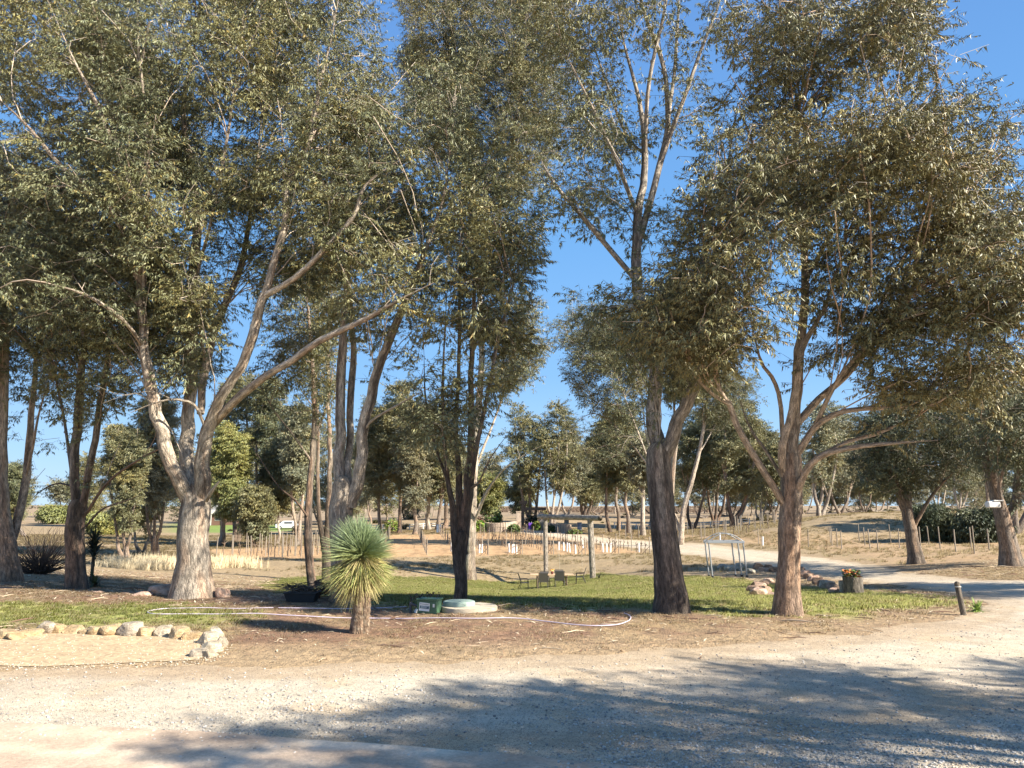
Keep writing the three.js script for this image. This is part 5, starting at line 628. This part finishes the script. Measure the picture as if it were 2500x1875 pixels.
// ---------------------------------------------------------------- vineyards
const stakeGeos = [0, 1, 2].map((k) => { const s = new Soup(); s.tube([V(0, -.2, 0), V(.01 * k, .7, 0), V(.02 * (k - 1), 1.5, .01), V(.02 * (k - 1), 1.505, .01)], [.04, .038, .035, .001], 7, (q) => mix3([.36, .31, .25], [.19, .155, .12], noise(q.x * 30, q.y * 3 + k, q.z * 30))); return s.geo(); });
const vineGeos = [0, 1, 2, 3].map((k) => { const s = new Soup(), r = rng(60 + k), j = () => (r() - .5) * .12, cc = () => [.16, .115, .08]; const top = V(j(), .72, j()); s.tube([V(0, -.1, 0), V(j(), .25, j()), V(j(), .5, j()), top], [.05, .046, .04, .04], 6, cc); for (const d of [-1, 1]) s.tube([top, V(j() + d * .05, .86, d * .22), V(j(), .92 + j(), d * .5)], [.036, .028, .012], 5, cc); s.tube([top, V(j(), 1.0, j()), V(j() * 2, 1.2, j() * 2)], [.026, .018, .008], 5, cc); return s.geo(); });
const guardGeo = (() => { const g = new THREE.CylinderGeometry(.075, .085, .85, 10, 1, true); g.translate(0, .4, 0); return g; })(), guardM = std({ color: lin(.72, .69, .66), roughness: .6, side: THREE.DoubleSide });
let stakes = 0, vines = 0, guards = 0;
const stake = (x, z, label, group, sc = 1, mat = M.twig) => { if (stakes++ > 290) return; const m = single('vineyard_stake', stakeGeos[stakes % 3], mat, label, 'post', onGround(x, z), stakes, group); m.scale.set(1 + .2 * hash(stakes, 2, 1), sc * (.92 + .16 * hash(stakes, 1, 1)), 1); m.rotation.z = (hash(stakes, 3, 1) - .5) * .08; return m; };
const vine = (x, z, label, group) => { if (vines++ > 290) return; const m = single('grape_vine', vineGeos[vines % 4], M.twig, label, 'vine', onGround(x, z), (vines % 2) * Math.PI + (hash(vines, 3, 3) - .5) * .4, group); const k = .8 + .4 * hash(vines, 4, 4); m.scale.set(k, k, k); };
const guard = (x, z, label, group) => { guards++; const m = single('vine_guard', guardGeo, guardM, label, 'vine guard', onGround(x, z), 0, group); m.rotation.z = (hash(guards, 7, 2) - .5) * .16; };
{ const dirX = -.142, r = rng(71);  // rows run away from us toward the gate
  const rows = [[932, 69], [1042, 70], [1118, 72], [1192, 70], [1275, 70], [1352, 70], [1429, 69], [1511, 69], [1587, 68]];
  rows.forEach(([px, d0], i) => {
    const a = atD(px, d0); const end = i < 3 ? 112 : 110; const wires = [];
    for (let d = d0; d < end; d += 1.35) { const x = a.x + dirX * (d - d0), z = -d, e = sdf(ROAD, x, z); if (e > -1.2) break; const k = Math.round((d - d0) / 1.35);
      if (k % 4 === 0) { const first = k === 0; stake(x, z, first ? `end stake of the ${ORD[i]} vineyard row from the spiky plant` : `trellis stake in the ${ORD[i]} vineyard row from the spiky plant`, 'stakes of the middle vineyard', first ? .95 : 1.05);
        if (first && i > 2) { const b = single('brace_post', rod(V(-.05, .65, .02), V(-.75, .0, .25), .03, .03, 6), M.woodDark, `slanting brace at the end of the ${ORD[i]} vineyard row`, 'brace', onGround(x, z), 0, 'end braces of the vineyard rows'); } }
      else if (i > 2 ? r() < .9 : r() < .5) { vine(x + .05, z, `bare pruned vine in the ${ORD[i]} vineyard row from the spiky plant`, 'bare vines of the middle vineyard'); }
      wires.push(onGround(x, z, .85)); }
    if (wires.length > 2) single('trellis_wire', new THREE.TubeGeometry(new THREE.CatmullRomCurve3(wires), wires.length * 2, .006, 4), steel, `trellis wire along the ${ORD[i]} vineyard row from the spiky plant`, 'wire', null, 0, 'trellis wires');
  });
  [[1170, 1350], [1176, 1350], [1243, 1348], [1250, 1350], [1255, 1350], [1261, 1352], [1364, 1343], [1376, 1345], [1384, 1346], [1391, 1348], [1405, 1352], [1423, 1338], [1438, 1341], [1472, 1348], [1481, 1348], [1490, 1348], [1560, 1348], [1101, 1346]].sort((a, b) => a[0] - b[0]).forEach(([px, py], i) => { const p = pick(px, py); guard(p.x, p.z, `${ORD[i]} white vine guard rightward from the slender dark gum`, 'white vine guards of the middle vineyard'); });
  // western vineyard
  [[528, 66], [568, 64], [612, 63], [655, 62], [690, 63], [735, 65]].forEach(([px, d0], i) => { const a = atD(px, d0); for (let k = 0; k < 8; k++) { const d = d0 + k * 3.2, x = a.x + .05 * (d - d0); stake(x, -d, `trellis stake in the ${ORD[i]} row of the vineyard right of the biggest trunk`, 'stakes of the west vineyard', 1.15); if (k < 7) vine(x, -d - 1.6, `bare vine in the ${ORD[i]} row of the vineyard right of the biggest trunk`, 'bare vines of the west vineyard'); } });
  // eastern vineyard beyond the drive
  for (let i = 0; i < 8; i++) { const d0 = 84 + i * 3.6; for (let px = 1440 + (i % 2) * 12; px < 1905; px += 30) { const p = atD(px + (r() - .5) * 8, d0 + (r() - .5)); if (sdf(ROAD, p.x, p.z) > -1.5) continue; if (r() < .38) continue; stake(p.x, p.z, `trellis stake in the ${ORD[i]} row of the shaded vineyard beyond the driveway`, 'stakes of the east vineyard', 1.15); if (r() < .5) vine(p.x + .9, p.z, `bare vine in the ${ORD[i]} row of the shaded vineyard beyond the driveway`, 'bare vines of the east vineyard'); } }
  [[1758, 1320], [1862, 1332]].forEach(([px, py], i) => { const p = pick(px, py); guard(p.x, p.z, i ? 'white vine guard right of the metal arbour' : 'white vine guard seen through the metal arbour', 'white vine guards beyond the driveway'); });
  // fence along the bank
  [[1852, 1328], [1974, 1336], [2028, 1326], [2032, 1333], [2044, 1336], [2055, 1341], [2098, 1322], [2112, 1332], [2125, 1340], [2144, 1345], [2175, 1326], [2196, 1338], [2249, 1346], [2296, 1340], [2334, 1347], [2372, 1340], [2379, 1352], [2415, 1344], [2268, 1328]].forEach(([px, py], i) => { const p = pick(px, py); stake(p.x, p.z, `${ORD[i % 20]} weathered fence post along the bank counting from the reddish trunk`, 'fence posts along the bank', .98 + .12 * hash(i, 3, 9), M.twig); });
}
// ---------------------------------------------------------------- entrance, house, shed, car, rail fences
{ const D = 118, pos = (px, d = D) => atD(px, d), pt = (px, d) => pos(px, d), pale = std({ map: fineMap, bumpMap: soilBump, bumpScale: .03, color: lin(.62, .50, .40), roughness: .95 });
  const wallAlong = (list, h, label) => { const pts = list.map(([px, d]) => pt(px, d)), c = new THREE.CatmullRomCurve3(pts), g = thing('stone_wall', label, 'wall', pts[0]); const N = list.length * 4, hs = [.55, .5]; let k = 0; for (let i = 0; i < N; i++) { const a = c.getPoint(i / N), b = c.getPoint((i + 1) / N), L = a.distanceTo(b), ang = -Math.atan2(b.z - a.z, b.x - a.x); for (let j = 0; j < 2; j++) { const s = box(L * .985, h / 2 * .97, .42 + .05 * hash(k, 2, 2), 0, 0, 0, .03); const m = part('stone', s, pale, g); m.rotation.y = ang; const mid = a.clone().lerp(b, .5); m.position.set(mid.x - pts[0].x, ground(mid.x, mid.z) - pts[0].y + h * (.25 + .5 * j) - .03, mid.z - pts[0].z); k++; } } };
  wallAlong([[1182, 114], [1205, 112], [1232, 112], [1252, 115], [1262, 120]], 1.35, 'low curved pink stone wall left of the entrance pillar'); wallAlong([[1328, 117], [1350, 113], [1372, 112], [1392, 114]], 1.2, 'low curved pink stone wall right of the entrance');
  const pillar = (px, d, h, label) => { const p = pt(px, d), g = thing('gate_pillar', label, 'pillar', p); part('shaft', box(.75, h, .7, 0, h / 2 - .05, 0, .04), pale, g); part('cap', box(.86, .12, .8, 0, h, 0, .03), pale, g); }; pillar(1266, 117, 2.7, 'pale stone gate pillar at the left of the entrance'); pillar(1321, 117, 2.6, 'pale stone gate pillar behind the left timber post');
  const sg = thing('entrance_sign', 'dark timber entrance sign board on a post between the pillars', 'sign', pt(1276, 121)); part('post', box(.5, 4.1, .5, 0, 2, 0, .03), M.woodDark, sg); part('beam', box(3.6, .45, .3, 1.9, 3.1, 0, .03), M.woodDark, sg); part('cap', box(1.3, .5, .6, .1, 4.1, 0, .04), M.woodDark, sg);
  const pb = thing('purple_banner', 'small purple banner stand on the entrance path', 'banner', pt(1295, 116)); part('panel', box(.55, .95, .04, 0, .65, 0, .005), std({ color: lin(.16, .06, .42), roughness: .7 }), pb); part('post', rod(V(-.2, 0, 0), V(-.2, 1.3, 0), .02), whiteP, pb); part('post', rod(V(.2, 0, 0), V(.2, 1.3, 0), .02), whiteP, pb);
  const bins = thing('wheelie_bin', 'blue grey bin beside the drive right of the entrance wall', 'bin', pt(1415, 118)); part('body', box(.65, 1.1, .6, 0, .6, 0, .05), std({ color: lin(.13, .17, .24), roughness: .5 }), bins); part('lid', box(.7, .08, .68, 0, 1.18, 0, .02), std({ color: lin(.09, .12, .18), roughness: .5 }), bins);
  const b2 = thing('wheelie_bin', 'blue grey bin at the head of the third vineyard row', 'bin', pt(1071, 112)); part('body', box(.65, 1.1, .6, 0, .6, 0, .05), std({ color: lin(.13, .17, .24), roughness: .5 }), b2); part('lid', box(.7, .08, .68, 0, 1.18, 0, .02), std({ color: lin(.09, .12, .18), roughness: .5 }), b2);
  const bush = (px, d, w, h, col, label, seed) => { const p = pt(px, d), g = thing('shrub', label, 'shrub', p), n = 700, q = new Soup(), r = rng(seed); for (let k = 0; k < n; k++) { const v = V(r() - .5, r() * .5, r() - .5).normalize().multiplyScalar(.55 + .45 * r()), o = V(v.x * w / 2, v.y * h + .05, v.z * w / 2), a = r() * 6.28, e = .06 + .09 * r(), u = V(Math.cos(a), r() - .3, Math.sin(a)).normalize(), t = V(-Math.sin(a), r(), Math.cos(a)), nn = V().crossVectors(t, u).normalize(), i0 = q.count, cc = col.map((c) => c * (.7 + .6 * r())); for (const [x, y] of [[-1, 0], [0, 1], [1, 0], [0, -1]]) q.vert(o.clone().addScaledVector(u, x * e * 1.6).addScaledVector(t, y * e), nn, 0, 0, cc); q.i.push(i0, i0 + 2, i0 + 1, i0, i0 + 3, i0 + 2); } tag(part('leaves', q.geo(), M.grass, g), null, null, null, 'stuff'); const z = new Soup(); z.tube([V(0, -.1, 0), V(0, h * .6, 0)], [.06, .03], 6, () => [.15, .11, .08]); part('stem', z.geo(), M.twig, g); };
  bush(1170, 113, 2.2, 1.7, [.20, .30, .05], 'bright green bush at the left end of the entrance wall', 1); bush(1255, 111, 2.2, 1.1, [.12, .17, .05], 'low green bush before the left gate pillar', 2); bush(1309, 116, 1.6, 1.4, [.22, .27, .06], 'yellow green bush right of the purple banner', 3); bush(1343, 111, 1.7, 1.2, [.07, .10, .04], 'dark bush beside the left timber post top', 4); bush(1402, 108, 2.4, .6, [.16, .19, .06], 'low spreading shrub right of the entrance wall', 5); bush(1300, 126, 3.4, 2.4, [.03, .045, .02], 'black green hedge behind the purple banner', 6); bush(1330, 132, 2.6, 3, [.25, .24, .07], 'straw yellow tussock bush behind the right gate pillar', 7); bush(1196, 122, 3.2, 2.6, [.14, .19, .05], 'green garden bush at the left of the entrance drive', 8); bush(1215, 124, 1.8, 3.2, [.24, .27, .07], 'tall yellow green bush beside the entrance drive', 9); bush(956, 121, 2.8, 2.2, [.20, .25, .05], 'yellow green bush near the head of the first vineyard row', 10); bush(1168, 120, 2.6, 2.1, [.10, .05, .03], 'reddish bush far left of the entrance', 11);
  const rail = (px0, px1, d0, d1, n, label) => { const a = pt(px0, d0), b = pt(px1, d1), g = thing('rail_fence', label, 'fence', a); for (let i = 0; i <= n; i++) { const q = a.clone().lerp(b, i / n); q.y = ground(q.x, q.z); part('post', rod(q.clone().sub(a).add(V(0, -.1, 0)), q.clone().sub(a).add(V(0, 1.0, 0)), .09, .08, 8), whiteP, g); if (i < n) { const e = a.clone().lerp(b, (i + 1) / n); e.y = ground(e.x, e.z); for (const h of [.5, .85]) part('rail', rod(q.clone().sub(a).add(V(0, h, 0)), e.clone().sub(a).add(V(0, h, 0)), .06, .06, 6), whiteP, g); } } };
  rail(1500, 1640, 128, 132, 8, 'pale rail fence between the leaning gums and the stout trunk'); rail(1680, 1830, 126, 122, 8, 'pale rail fence right of the stout dark trunk'); rail(1000, 1065, 126, 128, 4, 'pale rail fence at the head of the second vineyard row'); rail(890, 950, 130, 128, 4, 'pale rail fence behind the spiky plant');
  // house
  const hp = atD(575, 185), h = thing('house', 'low white fronted farmhouse among the trees', 'house', hp), brick = std({ color: lin(.19, .105, .08), roughness: .9 }), roofM = std({ color: lin(.34, .34, .37), roughness: .5 }), glass = std({ color: lin(.05, .06, .08), roughness: .1 });
  part('wall', box(9, 2.7, 7, 0, 1.2, 0, 0), brick, h); part('fascia', box(9.6, .9, .25, 0, 2.95, 3.9, .02), whiteP, h); const rg = new THREE.ExtrudeGeometry(new THREE.Shape([[-5, 0], [5, 0], [3.4, 1.4], [-3.4, 1.4]].map((q) => new THREE.Vector2(...q))), { depth: 8, bevelEnabled: false }); rg.translate(0, 3.41, -4.2); const rf = part('roof', rg, roofM, h); part('chimney', box(.9, 2.4, .9, 1.2, 5, 0, .02), std({ color: lin(.55, .42, .28), roughness: .9 }), rf);
  for (const x of [-3, 0, 3]) { const w = part('window', box(1.4, 1.1, .08, x, 1.5, 3.53, .01), whiteP, h); part('pane', box(1.2, .9, .04, x, 1.5, 3.58, 0), glass, w); } for (const x of [-4.5, -1.5, 1.5, 4.5]) part('post', box(.16, 2.6, .16, x, 1.2, 3.9, 0), whiteP, h);
  const sp2 = atD(278, 240), sh = thing('farm_shed', 'green metal shed on the far paddock', 'shed', sp2, .2), gm = std({ color: lin(.09, .19, .13), roughness: .6 }); part('wall', box(5.4, 2.4, 4, 0, 1.1, 0, 0), gm, sh); const sr = new THREE.ExtrudeGeometry(new THREE.Shape([[-3, 0], [3, 0], [0, 1.1]].map((q) => new THREE.Vector2(...q))), { depth: 4.4, bevelEnabled: false }); sr.translate(0, 2.31, -2.2); part('roof', sr, gm, sh); part('door', box(1.8, 1.9, .06, .4, .9, 2.03, .01), whiteP, sh);
  const car = thing('parked_car', 'white parked car half hidden by trees near the farmhouse', 'car', atD(700, 150), .35), prof = new THREE.Shape([[-2.1, .35], [-2.1, .85], [-1.3, 1.0], [-.7, 1.5], [1.0, 1.5], [1.7, 1.0], [2.1, .9], [2.1, .35]].map((q) => new THREE.Vector2(...q))), cg = new THREE.ExtrudeGeometry(prof, { depth: 1.5, bevelEnabled: true, bevelSize: .08, bevelThickness: .1, bevelSegments: 2 }); cg.translate(0, 0, -.75); part('body', cg, std({ color: lin(.75, .75, .75), roughness: .3 }), car);
  for (const z of [-.87, .87]) { part('window', box(1.5, .36, .03, .15, 1.22, z, .01), glass, car); for (const x of [-1.3, 1.3]) { const w = new THREE.CylinderGeometry(.33, .33, .2, 18); w.rotateX(Math.PI / 2); w.translate(x, .33, z * .92); const wh = part('wheel', w, black, car); const rm = new THREE.CylinderGeometry(.18, .18, .22, 14); rm.rotateX(Math.PI / 2); rm.translate(x, .33, z * .92); part('rim', rm, steel, wh); } }
}
// ---------------------------------------------------------------- ground cover: grass, litter, gravel, reeds
function scatter(name, label, geo, mat, n, seed, place, kind = 'stuff') { // place(r) -> [x, z, scale, colour] or null
  const r = rng(seed), list = []; for (let k = 0; k < n; k++) { const q = place(r); if (q) list.push(q); }
  const m = new THREE.InstancedMesh(geo, mat, list.length), M4 = new THREE.Matrix4(), Q = new THREE.Quaternion(), E = new THREE.Euler(), c = new THREE.Color(); m.name = name;
  list.forEach(([x, z, s, col, tilt = 0, up = 0], i) => { E.set((r() - .5) * tilt, r() * 6.283, (r() - .5) * tilt); Q.setFromEuler(E); M4.compose(V(x, ground(x, z) + up, z), Q, V(s, s * (.8 + .4 * r()), s)); m.setMatrixAt(i, M4); c.setRGB(...col); m.setColorAt(i, c); });
  scene.add(m); return tag(m, label, name.replace(/_/g, ' '), null, kind);
}
function tuft(seed, n, h, spread, w, lean = .5) { const s = new Soup(), r = rng(seed); for (let k = 0; k < n; k++) { const a = r() * 6.283, o = V(Math.cos(a) * spread * r(), -.005, Math.sin(a) * spread * r()), b = r() * 6.283, L = h * (.5 + .7 * r()), tip = o.clone().add(V(Math.cos(b) * lean * L, L, Math.sin(b) * lean * L)), sd = V(-Math.sin(b + r()), 0, Math.cos(b + r())), i0 = s.count, g = .8 + .4 * r(), nn = V(Math.cos(b) * .3, .85, Math.sin(b) * .3).normalize(); s.vert(o.clone().addScaledVector(sd, w), nn, 0, 0, [g, g, g]); s.vert(o.clone().addScaledVector(sd, -w), nn, 0, 0, [g, g, g]); s.vert(tip, nn, 0, 0, [g * 1.1, g * 1.05, g]); s.i.push(i0, i0 + 1, i0 + 2); } return s.geo(); }
const pickD = (r, d0, d1, half = .74) => { const d = d0 + (d1 - d0) * Math.sqrt(r()), x = (r() - .5) * 2 * half * d; return [x, -d]; };
scatter('grass', 'short green lawn grass', tuft(1, 26, .055, .11, .006, .7), M.grass, 190000, 101, (r) => { const [x, z] = pickD(r, 13.5, 52); const g = lawnness(x, z); if (g < (r() - .3) * 1.2) return null; const n = fbm(x * .5, z * .35, 9), t = r(); return [x, z, .8 + .7 * r(), t < .14 ? [.46, .38, .20] : mix3([.28, .32, .08], [.43, .415, .145], clamp(n * 1.3 - .2 + (r() - .5) * .4))]; });
scatter('dead_grass', 'dry straw coloured grass on the dirt and banks', tuft(2, 22, .045, .13, .005, 1.2), M.grass, 36000, 102, (r) => { const [x, z] = pickD(r, 11.5, 34); if (sdf(ROAD, x, z) > -.15 || sdf(SAND, x, z) > -.1 || lawnness(x, z) > .6) return null; const n = fbm(x * 1.2, z * .9, 7); if (n < .36 + r() * .22) return null; return [x, z, .6 + .8 * r(), mix3([.34, .25, .14], [.45, .36, .22], r())]; });
scatter('bank_grass', 'dry grass on the far banks and paddock', tuft(3, 26, .22, .3, .014, .7), M.grass, 70000, 103, (r) => { const [x, z] = pickD(r, 40, 125, .76); if (sdf(ROAD, x, z) > -.6 || Math.max(sdf(VINES, x, z), sdf(VINES_WEST, x, z)) > -.3 || lawnness(x, z) > -.5) return null; if (fbm(x * .4, z * .3, 2) < .4) return null; return [x, z, .4 + .8 * r() * r(), mix3([.30, .235, .11], [.42, .335, .18], r())]; });
const litterLeaf = (() => { const s = new Soup(), L = .07, w = .012; [[-L, 0, 0], [0, .006, w], [0, .006, -w], [L, .002, 0]].forEach(([x, y, z]) => s.vert(V(x, y + .004, z), V(0, 1, 0), 0, 0, [1, 1, 1])); s.i.push(0, 1, 2, 1, 3, 2); return s.geo(); })();
scatter('leaf_litter', 'fallen gum leaves and bark flakes', litterLeaf, M.grass, 60000, 104, (r) => { const [x, z] = pickD(r, 11, 40); const rd = sdf(ROAD, x, z); if (rd > .8 || (rd > 0 && r() < .8) || sdf(SAND, x, z) > 0) return null; if (lawnness(x, z) > .3 && r() < .75) return null; const t = r(); return [x, z, .5 + 1.1 * r() * r(), t < .3 ? [.60, .50, .36] : t < .7 ? [.34, .21, .12] : [.18, .10, .06], .5, .012]; });
const barkStrip = (() => { const s = new Soup(); s.tube([V(-.3, .01, 0), V(-.1, .03, .03), V(.12, .02, -.02), V(.3, .01, .02)], [.006, .012, .012, .004], 5, () => [1, 1, 1]); return s.geo(); })();
scatter('bark_strips', 'shed strips of bark and twigs on the dirt', barkStrip, M.twig, 3200, 105, (r) => { const [x, z] = pickD(r, 12, 36); if (sdf(ROAD, x, z) > 0 || sdf(SAND, x, z) > 0) return null; if (lawnness(x, z) > .4 && r() < .7) return null; const t = r(); return [x, z, .3 + 1.0 * r() * r(), t < .4 ? [.48, .38, .27] : [.17, .10, .07], .15]; });
const pebble = (() => { const g = new THREE.IcosahedronGeometry(1, 1), p = g.attributes.position; for (let i = 0; i < p.count; i++) { const v = V().fromBufferAttribute(p, i), k = .8 + .4 * noise(v.x * 1.7 + 9, v.y * 1.7, v.z * 1.7); p.setXYZ(i, v.x * k, v.y * k * .62, v.z * k * .8); } g.computeVertexNormals(); g.setAttribute('color', new THREE.BufferAttribute(new Float32Array(p.count * 3).fill(1), 3)); return g; })();
scatter('gravel', 'loose stones on the driveway', pebble, std({ vertexColors: true, roughness: .9 }), 85000, 106, (r) => { const d = 6.8 + 10 * Math.pow(r(), 1.6), x = (r() - .5) * 1.56 * d, z = -d; if (sdf(ROAD, x, z) < .25 || sdf(APRON, x, z) > r() * r() * 1.2 - .1) return null; const band = smooth(11, 8.6, d) * smooth(.3, .6, fbm(x * .45, z * .9, 15)); if (r() > .12 + .8 * band) return null; const t = r(), g = .28 + .26 * r(), s = .005 + .014 * Math.pow(r(), 3.8); return [x, z, s, t < .6 ? [g, g * .93, g * .84] : t < .85 ? [g * .62, g * .58, g * .54] : [g * 1.1, g * .9, g * .68], .6, s * .25 + .008]; });
scatter('sand_pebbles', 'small pebbles along the sandy bed edge', pebble, std({ vertexColors: true, roughness: .9 }), 9000, 107, (r) => { const x = -12 + 10 * r(), z = -11.2 - 4.6 * r(), q = sdf(SAND, x, z); if (q < -.4 || (q > .25 && r() < .75)) return null; const g = .36 + .25 * r(); return [x, z, .005 + .014 * r() * r(), [g, g * .88, g * .7], .5, .012]; });
const reed = (() => { const s = new Soup(), r = rng(4); for (let k = 0; k < 9; k++) { const o = V((r() - .5) * .3, 0, (r() - .5) * .3), L = .7 + .6 * r(), t = o.clone().add(V((r() - .3) * .5, L, (r() - .5) * .4)), m = o.clone().lerp(t, .5).add(V(.04, .06, 0)), a = r() * 6.28, sd = V(Math.cos(a), 0, Math.sin(a)), nn = V(-Math.sin(a), .3, Math.cos(a)).normalize(), i0 = s.count, g = .8 + .4 * r(); for (const [p, w] of [[o, .012], [m, .014], [t, .003]]) { s.vert(p.clone().addScaledVector(sd, w), nn, 0, 0, [g, g, g]); s.vert(p.clone().addScaledVector(sd, -w), nn, 0, 0, [g, g, g]); } for (const j of [0, 2]) s.i.push(i0 + j, i0 + j + 1, i0 + j + 2, i0 + j + 2, i0 + j + 1, i0 + j + 3); } return s.geo(); })();
{ const R = poly([[225, 1390], [420, 1392], [630, 1388], [640, 1376], [420, 1378], [235, 1378]]); scatter('reeds', 'bleached dry reeds in a strip behind the biggest gum', reed, M.grass, 9000, 108, (r) => { const x = -30 + 20 * r(), z = -42 - 14 * r(); const q = sdf(R, x, z) + (fbm(x * .6, z * .6, 3) - .5) * 3; if (q < r() * .8) return null; return [x, z, (.26 + .32 * r()) * (.6 + .8 * fbm(x * .5, z * .5, 8)), mix3([.58, .47, .29], [.68, .58, .40], r()), .2]; }); }
scatter('distant_vines', 'rows of bare vines on the far hillside', tuft(9, 40, .9, .5, .05, .35), M.grass, 2600, 109, (r) => { const d = 330 + 22 * Math.floor(r() * 14), px = 1180 + 620 * r(), x = (px - 1250) / F * d; return [x, -d, .9 + .5 * r(), [.15, .105, .075]]; });
scatter('paddock_bushes', 'low scrubby bushes dotted over the far paddocks', tuft(10, 160, .8, .9, .07, .6), M.grass, 260, 110, (r) => { const d = 130 + 420 * r(), x = (r() - .5) * 1.5 * d; if (sdf(ROAD, x, -d) > -3) return null; return [x, -d, .5 + 1.1 * r() * r(), mix3([.12, .12, .05], [.24, .20, .10], r())]; });
scene.traverse((m) => { if (m.isMesh) { m.castShadow = true; m.receiveShadow = true; } });
renderer.render(scene, camera);
